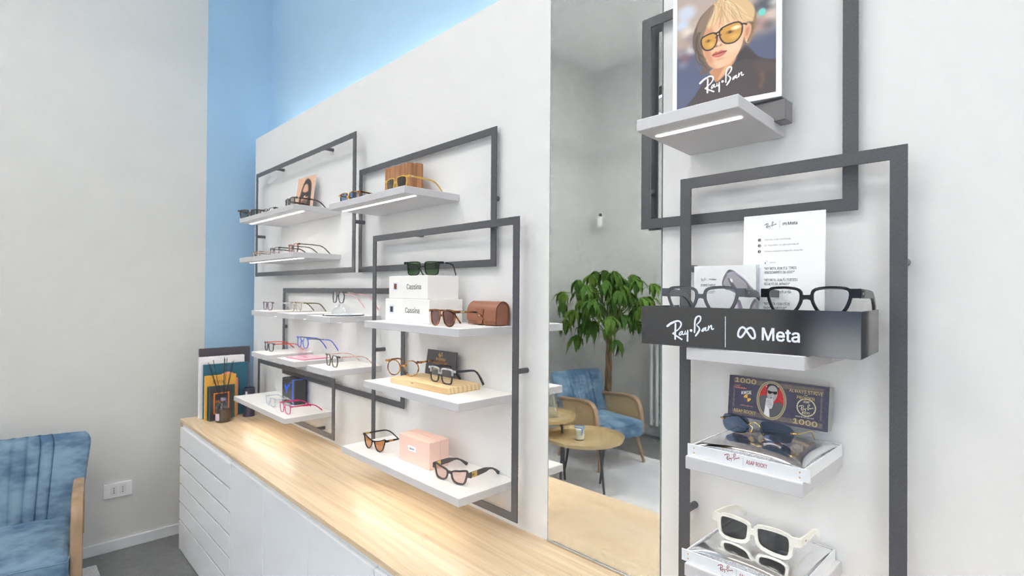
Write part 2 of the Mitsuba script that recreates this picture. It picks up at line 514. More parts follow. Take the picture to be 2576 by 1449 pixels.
dz = [0.552, 0.461, 0.378, 0.297, 0.217, 0.137, 0.004]
dc = thing('drawer_cabinet', 'white cabinet with six wide drawers at the far end of the counter', 'cabinet')
carcass(dc, WL + 0.003, -2.042)
part(dc, 'end_panel', cbox(WL + 0.0005, WL + 0.003, WF, -0.002, 0.0, WT - 0.0147, 0.0003), 'm_satin', '#c9b697', label='light wood end edge')
part(dc, 'front_frame', M(*[cbox(WL + 0.003, -2.042, WF + 0.0165, WF + 0.018, z - 0.012, z, 0.0002) for z in dz[1:6]]), 'm_satin', '#b9ad97', label='wood strip in the drawer gaps')
for a, b in zip(dz, dz[1:]):
    part(dc, 'drawer', cbox(WL + 0.005, -2.042 - GAP, WF, WF + 0.016, b + (0.0 if b < 0.01 else 0.0), a - 0.0075, 0.0012), 'm_lacquer')
_lab = ['narrow white door cabinet next to the drawers', 'white cabinet with a plain door, second from the drawers', 'white cabinet with a plain door at the bottom edge of the picture', 'white cabinet with a plain door under the mirror',
        'white cabinet with a plain door beside the mirror', 'white cabinet with a plain door under the tall poster', 'white cabinet with a plain door near the camera']
xs = [-2.042, -1.7185, -1.391, -1.0485, -0.71, -0.38, -0.05, 0.9]
for k, (a, b) in enumerate(zip(xs[:4], xs[1:5])):
    c = thing('door_cabinet', _lab[k], 'cabinet')
    carcass(c, a + 0.0005, b - 0.0005)
    part(c, 'door', cbox(a + GAP / 2, b - GAP / 2, WF, WF + 0.016, 0.004, 0.552, 0.0012), 'm_lacquer')
c = thing('door_cabinet', 'white cabinet under the near end of the worktop', 'cabinet')
carcass(c, xs[4] + 0.0005, WR - 0.0005)
for a, b in zip(xs[4:], xs[5:]):
    part(c, 'door', cbox(a + GAP / 2, b - GAP / 2, WF, WF + 0.016, 0.004, 0.552, 0.0012), 'm_lacquer')

# ------------------------------------------------------------------ black wall frames
BAR, TH = 0.0202, 0.004


def wall_frame(label, x0, x1, z0, z1, a, pegs):
    k = thing('wall_frame', label, 'wall frame', None)
    s = sbox(x0, z0, x1, z1).difference(sbox(x0 + BAR, z0 + BAR * 0.93, x1 - BAR, z1 - BAR * 0.93))
    m = bevel(s, TH, 0.0005)
    m.apply_transform(trimesh.transformations.rotation_matrix(PI / 2, [1, 0, 0]))
    m.apply_translation([0, -a + TH, 0])
    part(k, 'frame', m, 'm_frame')
    for x, z in pegs:
        part(k, 'peg', cyl([x, -a + TH - 0.0005, z], [x, 0.0, z], 0.0065, n=20), 'm_frame', smooth=35)
    return k


A1, A2 = 0.0162, 0.0415
wall_frame('black wall frame at the upper far left around two shelves with lamps', -2.678, -1.698, 1.2235, 1.7117, A2, [(-1.955, 1.7015), (-2.4414, 1.7015), (-2.668, 1.415), (-1.708, 1.4), (-2.1, 1.2335)])
wall_frame('black wall frame behind the wooden box and the yellow sunglasses', -1.7193, -1.0042, 1.2245, 1.5833, A1, [(-1.71, 1.4), (-1.014, 1.4)])
wall_frame('tall black wall frame in the middle around the white boxes', -1.5753, -0.8950, 0.6139, 1.3400, A2, [(-0.905, 0.970), (-1.5652, 0.967), (-1.35, 1.33), (-1.02, 1.33)])
wall_frame('long black wall frame behind the two rows of small stepped shelves', -2.3999, -1.4222, 0.7935, 1.1691, A1, [(-2.39, 1.0), (-1.432, 0.9)])
wall_frame('low black wall frame near the reed diffuser and blue logo box', -2.6292, -1.8415, 0.6143, 0.8390, A2, [(-2.0054, 0.6243), (-2.5, 0.6243), (-2.3, 0.829)])
wall_frame('upper right black wall frame half over the mirror behind the poster', -0.5785, -0.2101, 1.2850, 1.6978, A1, [(-0.569, 1.36), (-0.22, 1.5)])
wall_frame('large black wall frame at the right around the glasses tray', -0.4812, -0.1462, 0.42, 1.3656, A2, [(-0.471, 0.7708), (-0.471, 1.205), (-0.1555, 1.206), (-0.1555, 0.66)])

# ------------------------------------------------------------------ white shelves with a light strip underneath
SD, ST = 0.1803, 0.0193


def shelf(label, x0, x1, z, group=None, lit=True, tilt=0.0, gain=1.0, zshift=0.0):
    k = thing('wall_shelf', label, 'shelf', group)
    R = trimesh.transformations.rotation_matrix(tilt, [1, 0, 0], [0, 0, z]) if tilt else np.eye(4)
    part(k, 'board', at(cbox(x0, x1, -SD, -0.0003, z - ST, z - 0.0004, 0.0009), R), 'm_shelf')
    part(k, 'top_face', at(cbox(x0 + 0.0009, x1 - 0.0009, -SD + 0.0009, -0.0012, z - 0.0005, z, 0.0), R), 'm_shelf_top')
    if lit:
        a, b = x0 + 0.012, x1 - 0.012
        s = LineString([(a + 0.005, -SD + 0.042), (b - 0.005, -SD + 0.042)]).buffer(0.0052)
        m = extrude(s, 0.0012, z - ST - 0.0009)
        part(k, 'led_strip', at(m, R), 'm_white', emitter=emit((1.0, 0.95, 0.86), LED_GAIN * gain), label='glowing light strip under the shelf')
    return k


SHELF = {}
for n, lab, x0, x1, z in [
    ('S1', 'upper shelf at the far left with a portrait card on it', -2.4575, -1.8855, 1.4649),
    ('S2', 'lower lit shelf at the far left with three slim glasses', -2.4525, -1.8852, 1.2960),
    ('S3', 'lit shelf holding the wooden box and yellow sunglasses', -1.6031, -1.1731, 1.4315),
    ('M1', 'leftmost small shelf of the upper stepped row', -2.2962, -2.1300, 1.0772),
    ('M2', 'middle small shelf of the upper stepped row', -2.0291, -1.8629, 1.0772),
    ('M3', 'rightmost small shelf of the upper stepped row with acrylic stand', -1.7609, -1.5923, 1.0772),
    ('N1', 'leftmost small shelf of the lower stepped row', -2.2918, -2.1150, 0.9106),
    ('N2', 'middle small shelf of the lower stepped row with pink stand', -2.0252, -1.8560, 0.9106),
    ('N3', 'rightmost small shelf of the lower stepped row', -1.7572, -1.5830, 0.9106),
    ('L1', 'low shelf with the blue logo box and magenta glasses', -2.5088, -1.9427, 0.6980),
    ('P1', 'middle shelf carrying two white boxes and the brown case', -1.3735, -0.9447, 1.0756),
    ('P2', 'middle shelf carrying the wood block', -1.3725, -0.9447, 0.9073),
    ('P3', 'lowest middle shelf with the pink box, just above the worktop', -1.5037, -0.9404, 0.6952)]:
    SHELF[n] = shelf(lab, x0, x1, z, gain={'P3': 0.8, 'L1': 0.8, 'S1': 0.9, 'S2': 0.9, 'S3': 0.8}.get(n, 0.5))
SHELF['Q0'] = shelf('lit shelf in front of the portrait poster at the top right', -0.4842, -0.3177, 1.4361, tilt=math.radians(-2.0), gain=0.8)
SHELF['Q1'] = shelf('shelf under the glossy black tray with lettering', -0.3950, -0.2310, 1.0793, gain=0.5)
SHELF['Q2'] = shelf('right shelf under the white tray with rimless sunglasses', -0.3957, -0.2330, 0.9153, gain=0.6)
SHELF['Q3'] = shelf('lowest right shelf under the tray with white sunglasses', -0.3965, -0.2335, 0.7540, gain=0.6)
# ------------------------------------------------------------------ spectacles, modelled in millimetres
GS = 0.862e-3
SHAPES = {
    'way': [(-23, 4), (-21, 15), (-8, 18.5), (8, 19), (21, 17.5), (25, 12), (23, 0), (17, -13), (9, -19), (-4, -19.5), (-14, -15), (-20, -6)],
    'metal_rect': [(-22, 8), (-18, 13), (0, 14.5), (18, 13.5), (23, 9), (23, -4), (19, -12), (4, -14), (-13, -13), (-21, -7)],
    'soft_rect': [(-22, 6), (-19, 15), (-4, 17.5), (14, 17), (23, 12), (24, 0), (20, -13), (6, -18), (-9, -17), (-18, -11)],
    'square': [(-22, 10), (-19, 18), (0, 19.5), (20, 18.5), (24, 14), (23, -2), (20, -16), (8, -19.5), (-9, -19), (-18, -13), (-21, -2)],
    'round': [(23 * math.cos(a), 23 * math.sin(a)) for a in np.arange(16) * PI / 8],
    'panto': [(-21, 6), (-17, 17), (-2, 20.5), (14, 19), (22, 10), (21, -3), (14, -15), (0, -20), (-12, -16), (-19, -6)],
    'pilot': [(-22, 10), (-18, 17), (-4, 19), (16, 18), (25, 11), (25, -2), (19, -16), (6, -22), (-8, -19), (-17, -9)],
    'hex': [(-21, 2), (-14, 18), (0, 20), (13, 18), (23, 4), (15, -17), (0, -20), (-12, -17)],
    'cat': [(-23, 6), (-16, 10), (2, 14), (20, 20), (27, 22), (25, 10), (16, -10), (2, -18), (-10, -15), (-19, -5)],
    'narrow_cat': [(-22, 6), (-12, 11), (6, 14), (24, 18), (29, 16), (25, 0), (18, -14), (2, -17), (-13, -14), (-20, -6)],
    'oval_rect': [(-24, 2), (-20, 12), (-2, 14), (18, 13), (26, 7), (26, -5), (20, -13), (2, -15), (-15, -12), (-22, -6)],
    'slab': [(-24, 8), (-22, 15), (-4, 17), (16, 16), (24, 12), (25, -2), (22, -15), (10, -17.5), (-10, -15), (-21, -9)],
}


def tortoise(dark, light, scale=90.0):
    def fn(v):
        n = meshkit.fbm(v * scale + 11.3, 3, 3)
        a = np.clip((n - 0.38) / 0.22, 0, 1)[:, None]
        return lin(dark) * (1 - a) + lin(light) * a
    return fn


def paint_of(c, v):
    return c(v) if callable(c) else np.tile(lin(c), (len(v), 1))


def spectacles(label, shape, pos, rz=0.0, color='#2a2a2c', temple=None, pane='clear', rim=3.2, W=140, dbl=18, thick=3.8, brow=0.0, th=((0, 6), (0.35, 4.5), (0.7, 4), (1, 5)), tw=2.6,
               drop=None, length=140, rx=0.0, ry=0.0, hinge=0.45, lower=None, group=None, name='glasses', extra=None, mat_key='m_gloss', tip=None, lens_scale=1.0, temple_sag=1.5, wrap=420.0, left_len=None, bar=None, end_h=6.0,
               rimless=False, scale=1.0, category=None):
    """color, temple: colour or a function of position. lower: colour of the lower half of the front. th: temple height along its length."""
    k = thing(name, label, category or ('sunglasses' if pane not in ('clear',) else 'glasses'), group)
    o = np.array(SHAPES[shape], float) * lens_scale
    lens = Polygon(spline(o, 6, True))
    lx0, lz0, lx1, lz1 = lens.bounds
    cx = dbl / 2 - lx0
    R = affinity.translate(lens, cx, 0)
    L = affinity.scale(R, -1, 1, origin=(0, 0))
    half = W / 2
    hz = lz0 + (lz1 - lz0) * (0.5 + hinge)
    base = -lz0 + rim
    place = mat(*pos, rz=rz, rx=rx, ry=ry, s=GS * scale)

    def bend(m):
        v = np.array(m.vertices)
        v[:, 1] += v[:, 0] ** 2 / (2 * wrap)
        v[:, 2] += base
        return trimesh.Trimesh(v, m.faces, process=False)

    if rimless:
        br = spline([(-dbl / 2 - 1, 3), (-dbl / 2 + 2, 6), (0, 9), (dbl / 2 - 2, 6), (dbl / 2 + 1, 3)], 6)
        fm = M(tube([(a, -2, b) for a, b in br], 1.0, 8), *[cyl([s * (dbl / 2 + 2), -3.5, 3], [s * (dbl / 2 + 2), 0.5, 3], 1.3, n=12) for s in (-1, 1)])
    else:
        outer = [R.buffer(rim), L.buffer(rim)]
        bz = lz0 + (lz1 - lz0) * 0.66
        bh = max(rim * 1.5, 4.0 if rim > 2 else 1.6)
        if bar is None:
            bar = [(-dbl / 2 - 3, bz - bh / 2 - 2), (0, bz - bh / 2 + 1.0), (dbl / 2 + 3, bz - bh / 2 - 2), (dbl / 2 + 3, bz + bh / 2), (0, bz + bh / 2 - 0.5), (-dbl / 2 - 3, bz + bh / 2)]
        outer.append(Polygon(bar).buffer(0.8))
        for s in (-1, 1):
            outer.append(sbox(min(s * (cx + lx1 - 4), s * half), hz - end_h / 2, max(s * (cx + lx1 - 4), s * half), hz + end_h / 2).buffer(0.6))
        if brow:
            top = [(s * (cx + u), v) for s, u, v in ()]
            outer += [R.buffer(rim + brow).intersection(sbox(-200, lz0 + (lz1 - lz0) * 0.55, 200, 200)), L.buffer(rim + brow).intersection(sbox(-200, lz0 + (lz1 - lz0) * 0.55, 200, 200))]
        s_ = unary_union(outer).buffer(1.2).buffer(-1.2).difference(unary_union([R, L]))
        fm = bevel(s_, thick, 0.55 if rim > 1.8 else 0.25)
        fm.apply_transform(FACE)
        if callable(color) or lower is not None:
            fm = fine(fm, 3.0)
    fm = bend(fm)
    fw_ = at(fm, place)
    col = paint_of(color, np.asarray(fw_.vertices))
    if lower is not None:
        z = (np.asarray(fm.vertices)[:, 2] - base)
        a = np.clip((z - (lz0 + (lz1 - lz0) * 0.60)) / 2.0, 0, 1)[:, None]
        col = col * a + paint_of(lower, np.asarray(fw_.vertices)) * (1 - a)
    part(k, 'bridge' if rimless else 'front', fw_, mat_key, color=col)
    for s in (-1, 1) if rimless else ():
        em = M(tube([(s * (cx + lx1 - 3), -1.5, hz), (s * (cx + lx1 + 2), -1.5, hz), (s * half, 3, hz)], 1.3, 8), cyl([s * (cx + lx1 - 2.5), -3.5, hz], [s * (cx + lx1 - 2.5), 0.5, hz], 1.6, n=12))
        part(k, 'end_piece', at(bend(em), place), mat_key, color=color)
        nm = tube(spline([(s * (dbl / 2 + 2), 0, 3), (s * (dbl / 2 - 1), 5, -2), (s * (dbl / 2 + 1), 6, -8), (s * (dbl / 2 + 3), 5, -11)], 5), np.r_[np.full(10, 0.7), np.full(6, 1.8)], 8)
        part(k, 'nose_pad', at(bend(nm), place), mat_key, color=color)
    for s, g in ((-1, L), (1, R)):
        lm = extrude(g.buffer(0.3), 0.01)
        lm = trimesh.Trimesh(np.asarray(lm.vertices)[np.asarray(lm.vertices)[:, 2] < 0.005] if False else lm.vertices, lm.faces, process=False)
        keep = np.asarray(lm.vertices)[lm.faces][:, :, 2].max(1) < 0.005
        sheet = trimesh.Trimesh(lm.vertices, np.asarray(lm.faces)[keep], process=False)
        sheet.remove_unreferenced_vertices()
        sheet = fine(sheet, 5.0)
        sheet.apply_transform(FACE)
        v = np.array(sheet.vertices)
        r2 = (v[:, 0] - s * cx) ** 2 + v[:, 2] ** 2
        v[:, 1] += -thick * 0.55 - (0 if rimless else 0) + r2 / 1400.0
        sheet = bend(trimesh.Trimesh(v, sheet.faces, process=False))
        part(k, 'lens', at(sheet, place), 'm_pane_' + pane, smooth=True)
    temple = temple or color
    zt = hz + base
    dr_ = zt - 1.6 if drop is None else drop
    for s in (-1, 1):
        q_ = (left_len or length) if s < 0 else length
        q_ = q_ / 140.0
        y0 = half ** 2 / (2 * wrap)
        xs_ = s * (half - 1.2)
        pts = spline([(xs_, y0 - 1.0, zt), (xs_, y0 + 30 * q_, zt - temple_sag * 0.4), (xs_ - s * 1.5, y0 + 68 * q_, zt - temple_sag), (xs_ - s * 3, y0 + 92 * q_, zt - temple_sag - dr_ * 0.08), (xs_ - s * 5, y0 + 112 * q_, zt - temple_sag - dr_ * 0.38), (xs_ - s * 8, y0 + 136 * q_, zt - dr_)], 8)
        u = np.linspace(0, 1, len(pts))
        h = np.interp(u, [a for a, _ in th], [b for _, b in th])
        tmesh = strap(pts, tw, h, [1, 0, 0], n=10)
        if callable(temple):
            tmesh = fine(tmesh, 4.0)
        tm_ = at(tmesh, place)
        tc = paint_of(temple, np.asarray(tm_.vertices))
        if tip is not None:
            yy = np.asarray(tmesh.vertices)[:, 1]
            a = np.clip((yy - tip[1]) / 4.0, 0, 1)[:, None]
            tc = tc * (1 - a) + lin(tip[0]) * a
        part(k, 'temple', tm_, mat_key, color=tc, smooth=40 if False else False)
    if extra:
        extra(k, place, dict(cx=cx, half=half, hz=hz, base=base, zt=zt, lx1=lx1, lz0=lz0, lz1=lz1, y0=half ** 2 / (2 * wrap)))
    return k


def studs(color, r, pts, mk='m_metal', lab=None):
    def fn(k, place, d):
        for s in (-1, 1):
            for dx, dz_ in pts:
                x = s * (d['half'] + dx)
                y = x * x / 840.0 - 4.2
                part(k, 'stud', at(lathe([(r, 0), (r, 0.4), (r * 0.7, 0.75), (0.01, 0.8)], 16).apply_transform(FACE).apply_translation([x, y + 0.4, d['zt'] + dz_]), place), mk, color, smooth=30, label=lab)
    return fn


def hinge_plates(color, y0, y1, h, lab=None, word=None):
    def fn(k, place, d):
        for s in (-1, 1):
            x = s * (d['half'] - 1.2)
            part(k, 'metal_inlay', at(cbox(x - 1.75, x + 1.75, d['y0'] + y0, d['y0'] + y1, d['zt'] - h / 2, d['zt'] + h / 2, 0.4), place), 'm_metal', color, label=lab)
            if word and s > 0:
                t = text(word, h * 0.4, 0.3, True, 0.62)
                t.apply_transform(FACE)
                t.apply_transform(trimesh.transformations.rotation_matrix(PI / 2, [0, 0, 1]))
                t.apply_translation([x + 1.7, d['y0'] + y0 + 1, d['zt'] - h * 0.2])
                part(k, 'lettering', at(t, place), 'm_satin', '#6a531f')
    return fn


BROWN_T = tortoise('#3c2317', '#9a6238')
HONEY_T = tortoise('#5a371c', '#c99352')
AMBER_T = tortoise('#46290f', '#d8963a')
DARK_T = tortoise('#241a17', '#5d4638')
HORN_T = tortoise('#3a2a20', '#a98d72')

# middle shelves
spectacles('brown tortoise sunglasses with rosy brown lenses in front of the brown case', 'pilot', (-1.041, -0.155, 1.0757), math.radians(-2.5), BROWN_T, length=106, pane='brown', rim=3.4, W=143, dbl=18, th=((0, 7), (0.3, 5), (0.7, 4.5), (1, 5)),
           extra=hinge_plates('#d9cba8', 4, 18, 4.2, 'silver hinge arrow'))
spectacles('black sunglasses with green mirrored lenses on top of the white boxes', 'square', (-1.178, -0.118, 1.2013), math.radians(23), '#1e2320', pane='green', rim=2.6, W=140, dbl=19, th=((0, 6), (0.35, 4), (1, 4)), extra=hinge_plates('#d9dadb', 3, 10, 4.0), drop=34, lens_scale=0.98, length=96)
spectacles('round honey tortoise glasses at the left end of the wood block', 'round', (-1.280, -0.112, 0.9237), math.radians(25), HONEY_T, rim=3.0, W=134, dbl=20, th=((0, 6), (0.35, 5), (1, 5)), length=118, drop=36)
spectacles('square glasses with pale marbled top and dark lower rims on the wood block', 'square', (-1.114, -0.104, 0.9237), math.radians(-3), tortoise('#a9a9b3', '#dfdfe4'), temple='#2c2f38', lower='#33343c', pane='clear', rim=3.6, W=140, dbl=18, brow=1.5,
           th=((0, 8), (0.3, 7), (0.6, 5), (1, 8)), length=112, drop=50)
spectacles('black cat eye sunglasses with orange lenses left of the pink box', 'cat', (-1.398, -0.132, 0.6954), math.radians(4), '#26262a', pane='orange', rim=3.0, W=140, dbl=18, th=((0, 7), (0.3, 5), (1, 4)), extra=hinge_plates('#d5a85a', 6, 22, 5.2, 'gold band'))
spectacles('dark grey sunglasses with pale rose lenses and gold lettering on the temple', 'narrow_cat', (-1.040, -0.128, 0.6954), math.radians(8), '#4b4647', pane='rose', rim=4.6, W=146, dbl=20, thick=4.4, th=((0, 17), (0.25, 16), (0.36, 15), (0.52, 6), (0.75, 5), (1, 11)), tw=3.2,
           extra=hinge_plates('#e0bd74', 4, 26, 15.0, 'gold lettered plate', 'MIU'), hinge=0.28, end_h=12, length=138, lens_scale=1.0)
# upper middle shelf
spectacles('yellow acetate sunglasses with grey lenses in front of the wooden box', 'pilot', (-1.277, -0.140, 1.4317), 0.0, '#c9a24b', left_len=58, pane='grey', rim=4.2, W=147, dbl=18, th=((0, 7), (0.3, 5), (1, 4)), extra=hinge_plates('#e2e0da', 3, 11, 4.4, 'silver hinge arrow'))
spectacles('amber tortoise sunglasses with blue lenses at the left end of the lit shelf', 'square', (-1.571, -0.130, 1.4317), math.radians(5), AMBER_T, pane='blue', rim=3.6, W=142, dbl=18, th=((0, 6), (0.3, 5), (1, 4)))
# far left shelves
spectacles('dark brown sunglasses with thick temples in front of the portrait card', 'square', (-2.016, -0.140, 1.4651), math.radians(-4), DARK_T, pane='smoke', rim=4.4, W=144, dbl=18, th=((0, 8), (0.3, 7), (0.7, 5), (1, 4)), extra=hinge_plates('#dcd9d2', 3, 10, 4.4))
spectacles('thin black glasses in the middle of the portrait card shelf', 'soft_rect', (-2.289, -0.120, 1.4651), math.radians(4), '#2b2d31', rim=1.8, W=138, dbl=18, th=((0, 4), (0.4, 3), (1, 4)))
spectacles('brown tortoise sunglasses at the left end of the portrait card shelf', 'square', (-2.420, -0.150, 1.4651), math.radians(35), DARK_T, pane='smoke', rim=3.6, W=140, dbl=18, th=((0, 6), (1, 4)), length=110, drop=28)
spectacles('smoky brown glasses at the left end of the lower lit shelf', 'metal_rect', (-2.405, -0.130, 1.2962), math.radians(-2), HORN_T, rim=2.6, W=136, dbl=17, th=((0, 4), (1, 3)))
spectacles('black and lilac glasses in the middle of the lower lit shelf', 'soft_rect', (-2.193, -0.130, 1.2962), math.radians(-2), '#35333a', lower='#8d6f86', temple='#2d2b30', rim=2.2, W=138, dbl=18, th=((0, 5), (1, 4)))
spectacles('thin dark tortoise glasses at the right end of the lower lit shelf', 'panto', (-2.005, -0.130, 1.2962), math.radians(-3), tortoise('#2b211c', '#a5522c'), temple='#3c332c', rim=1.7, W=138, dbl=18, th=((0, 3.4), (1, 4)))
# upper stepped row
spectacles('violet and plum glasses with clear temples on the leftmost small shelf', 'soft_rect', (-2.288, -0.120, 1.0774), 0.0, '#5f3d58', temple='#d9d5dc', rim=2.0, W=134, dbl=17, th=((0, 4), (1, 4)))
spectacles('clear gold glasses with yellow and black temples on a small shelf', 'panto', (-2.045, -0.102, 1.0774), math.radians(2), '#b7aa98', temple='#56531f', rim=1.9, W=136, dbl=18, th=((0, 4.5), (0.5, 4), (1, 4)), length=110)
spectacles('black hexagonal glasses with chain patterned pink temples on the acrylic stand', 'hex', (-1.657, -0.120, 1.1195), math.radians(-4), '#3f4648', temple=lambda v: np.where((np.sin(v[:, 1] * 1500) > 0)[:, None] & (v[:, 1] < -0.08)[:, None], lin('#4c4a40'), lin('#e6b9bf')), rim=1.9, W=138, dbl=18,
           th=((0, 5), (0.3, 4), (1, 4)), drop=68, temple_sag=9, length=136)
# lower stepped row
spectacles('black glasses with red temples on the leftmost lower small shelf', 'soft_rect', (-2.262, -0.123, 0.9108), math.radians(-1), '#2c3234', temple='#d8432f', rim=2.4, W=136, dbl=17, th=((0, 5), (0.6, 3.5), (1, 5)))
spectacles('round blue glasses resting on the pink acrylic stand', 'round', (-1.948, -0.115, 0.9480), 0.0, '#5b76d6', temple=lambda v: np.where((v[:, 1] < -0.06)[:, None], lin('#5d5a55'), lin('#4a66d8')), rim=2.2, W=130, dbl=20, th=((0, 4), (1, 4)), drop=70, temple_sag=8, lens_scale=0.93)
spectacles('black hexagonal glasses with thin pink temples on the rightmost lower small shelf', 'hex', (-1.672, -0.133, 0.9108), math.radians(-4), '#40423f', temple=tortoise('#c98a78', '#e3bfae'), rim=2.0, W=136, dbl=18, th=((0, 3), (1, 3)))
# low left shelf
spectacles('clear pale blue glasses beside the magenta pair', 'soft_rect', (-2.205, -0.135, 0.6982), math.radians(-1), '#c3ccd8', temple='#c8d0da', rim=2.2, W=134, dbl=17, th=((0, 4), (1, 4)), length=84)
spectacles('magenta glasses with wavy temples at the front of the low shelf', 'soft_rect', (-2.035, -0.143, 0.6982), 0.0, '#c9568a', temple='#c22b66', rim=2.0, W=136, dbl=18, th=((0, 5), (0.22, 5), (0.36, 9), (0.45, 9), (0.55, 4), (1, 5)))
# right group
_rb = studs('#e9e9ea', 2.6, [(-7.0, 0.5)], 'm_satin', 'round white light or lens in the rim corner')


def temple_mark(word, y, h, col='#c9cacc'):
    def fn(k, place, d):
        t = extrude(affinity.scale(SCRIPT, h * 2.2, h * 2.6, origin=(0, 0)), 0.12)
        t.apply_transform(FACE)
        t.apply_transform(trimesh.transformations.rotation_matrix(PI / 2, [0, 0, 1]))
        t.apply_translation([d['half'] - 1.2 + tw_half, d['y0'] + y, d['zt'] - h * 0.9])
        part(k, 'temple_mark', at(t, place), 'm_satin', col)
    return fn


def both(*fs):
    def fn(*a):
        for f in fs:
            f(*a)
    return fn


tw_half = 2.7
G1Z = 1.1295
spectacles('matte grey glasses with clear lenses in the black tray, left pair', 'way', (-0.379, -0.165, G1Z), math.radians(7), '#4d5158', pane='clear', rim=4.6, W=144, dbl=19, thick=5.0, th=((0, 15), (0.3, 14), (0.5, 12), (0.72, 9), (1, 9)), tw=5.0, hinge=0.33, end_h=13, mat_key='m_satin',
           extra=both(studs('#e6e6e4', 2.1, [(-7.0, 0.5)], 'm_satin', 'round light in the rim corner'), temple_mark('', 10, 3.4)), length=136)
spectacles('glossy black glasses with clear lenses in the black tray, right pair', 'way', (-0.245, -0.125, G1Z), math.radians(0), '#16181d', temple='#2a2c31', pane='clear', rim=4.4, W=144, dbl=20, thick=5.0, th=((0, 15), (0.3, 14), (0.5, 12), (0.72, 9), (1, 9)), tw=5.0, hinge=0.33, end_h=13,
           extra=both(studs('#e9e9ea', 3.3, [(-7.5, 0.5)], 'm_satin', 'round white light in the rim corner'), temple_mark('', 6, 3.4)), length=136)
spectacles('rimless sunglasses with dark blue rectangular lenses and gold fittings on the chrome cushion', 'oval_rect', (-0.3195, -0.112, 0.9455), math.radians(-9), '#d8b774', pane='sky', W=142, dbl=19, rimless=True, rim=0.4, th=((0, 3.0), (0.3, 2.2), (1, 3.4)), tw=1.6, mat_key='m_metal', drop=20, length=76, hinge=0.12,
           lens_scale=1.08, temple='#c9b184')
spectacles('white sunglasses with grey lenses on the lower chrome cushion', 'slab', (-0.3177, -0.122, 0.7835), math.radians(-2), '#f1ede4', pane='grey', rim=6.0, W=148, dbl=17, thick=5.2, th=((0, 15), (0.3, 12), (0.6, 8), (1, 7)), tw=4.4, hinge=0.28, end_h=14, drop=26, length=112,
           extra=both(studs('#8d8d90', 0.8, [(-5.0, 2.6), (-5.0, -2.6)], 'm_metal', 'small steel rivet'), temple_mark('', 14, 2.6, '#4a4a4c')), mat_key='m_gloss')
# ------------------------------------------------------------------ boxes and displays on the middle shelves
def upright(mesh, x, y, z, rz=0.0, rx=0.0):
    """A drawing in the xy plane put upright on a face that looks to -y."""
    return at(at(mesh, FACE), mat(x, y, z, rz, rx))


def white_box(label, x0, x1, y0, y1, z0, z1, rz, chip):
    k = thing('gift_box', label, 'box', None)
    w, d, h = x1 - x0, y1 - y0, z1 - z0
    P = mat(x0, y0, z0, rz)
    part(k, 'body', at(cbox(0.001, w - 0.001, 0.001, d, 0, h * 0.975, 0.0008), P), 'm_matte', '#f4f2ef')
    part(k, 'lid', at(cbox(0, w, 0, d, h * 0.02, h, 0.0008), P), 'm_matte', '#f7f5f2')
    part(k, 'swatch_frame', at(cbox(0.022, 0.046, -0.0007, 0.0005, h * 0.36, h * 0.72, 0.0002), P), 'm_satin', '#dfe3ee')
    part(k, 'swatch', at(cbox(0.0275, 0.0405, -0.0011, 0.0003, h * 0.42, h * 0.66, 0.0002), P), 'm_satin', chip, label='small coloured square on the front')
    t = at(text('Cassina', 0.0135, 0.0003), FACE)
    t.apply_translation([w * 0.475, -0.0001, h * 0.42])
    part(k, 'lettering', at(t, P), 'm_matte', '#5d5a5c')
    return k


white_box('lower white box with lettering and a dark square, under the smaller one', -1.331, -1.119, -0.138, -0.030, 1.0757, 1.1390, 0.0, '#34343a')
white_box('upper white box with lettering and a brown square, carrying black sunglasses', -1.3125, -1.1265, -0.138, -0.038, 1.1390, 1.2013, 0.0, '#6b3a28')

# brown leather case leaning on the shelf
k = thing('glasses_case', 'brown leather spectacle case with a flap and button on the middle shelf', 'glasses case')
CP = mat(-1.016, -0.031, 1.0757, math.radians(-1))
prof = spline([(-0.019, 0.002), (-0.021, 0.02), (-0.018, 0.044), (-0.004, 0.0575), (0.012, 0.056), (0.022, 0.044), (0.023, 0.02), (0.020, 0.002)], 6)
cs = Polygon(prof)
body = extrude(cs, 0.108)
body.apply_transform(np.array([[0, 0, 1.0, -0.054], [1, 0, 0, 0], [0, 1, 0, 0], [0, 0, 0, 1]]))
part(k, 'body', at(body, CP), 'm_satin', '#8a5844', smooth=50)
fo = cs.buffer(0.0022).difference(cs.buffer(0.0004)).intersection(sbox(-0.04, 0.012, 0.03, 0.08))
flap = extrude(fo, 0.112)
flap.apply_transform(np.array([[0, 0, 1.0, -0.056], [1, 0, 0, 0], [0, 1, 0, 0], [0, 0, 0, 1]]))
part(k, 'flap', at(flap, CP), 'm_satin', '#93604a', smooth=50)
tongue = bevel(Polygon([(-0.014, 0.040), (0.010, 0.040), (0.008, 0.016), (0.004, 0.006), (-0.004, 0.004), (-0.010, 0.010)]).buffer(0.002), 0.0018, 0.0004)
part(k, 'tongue', upright(at(tongue, CP), 0, 0, 0) if False else at(at(at(tongue, FACE), mat(0, -0.0235, 0.0, 0)), CP), 'm_satin', '#8d5c47')
part(k, 'button', at(at(lathe([(0.0032, 0), (0.0032, 0.0008), (0.002, 0.0016), (0.0001, 0.0018)], 20), FACE), CP @ mat(-0.002, -0.0252, 0.026)), 'm_metal', '#d8c6ae', smooth=30, label='metal snap button')
welt = strap(np.array([(0.0545, a, b) for a, b in prof]), 0.004, 0.003, [1, 0, 0], 8)
part(k, 'edge_piping', at(welt, CP), 'm_satin', '#5f3a2c', label='dark stitched edge')

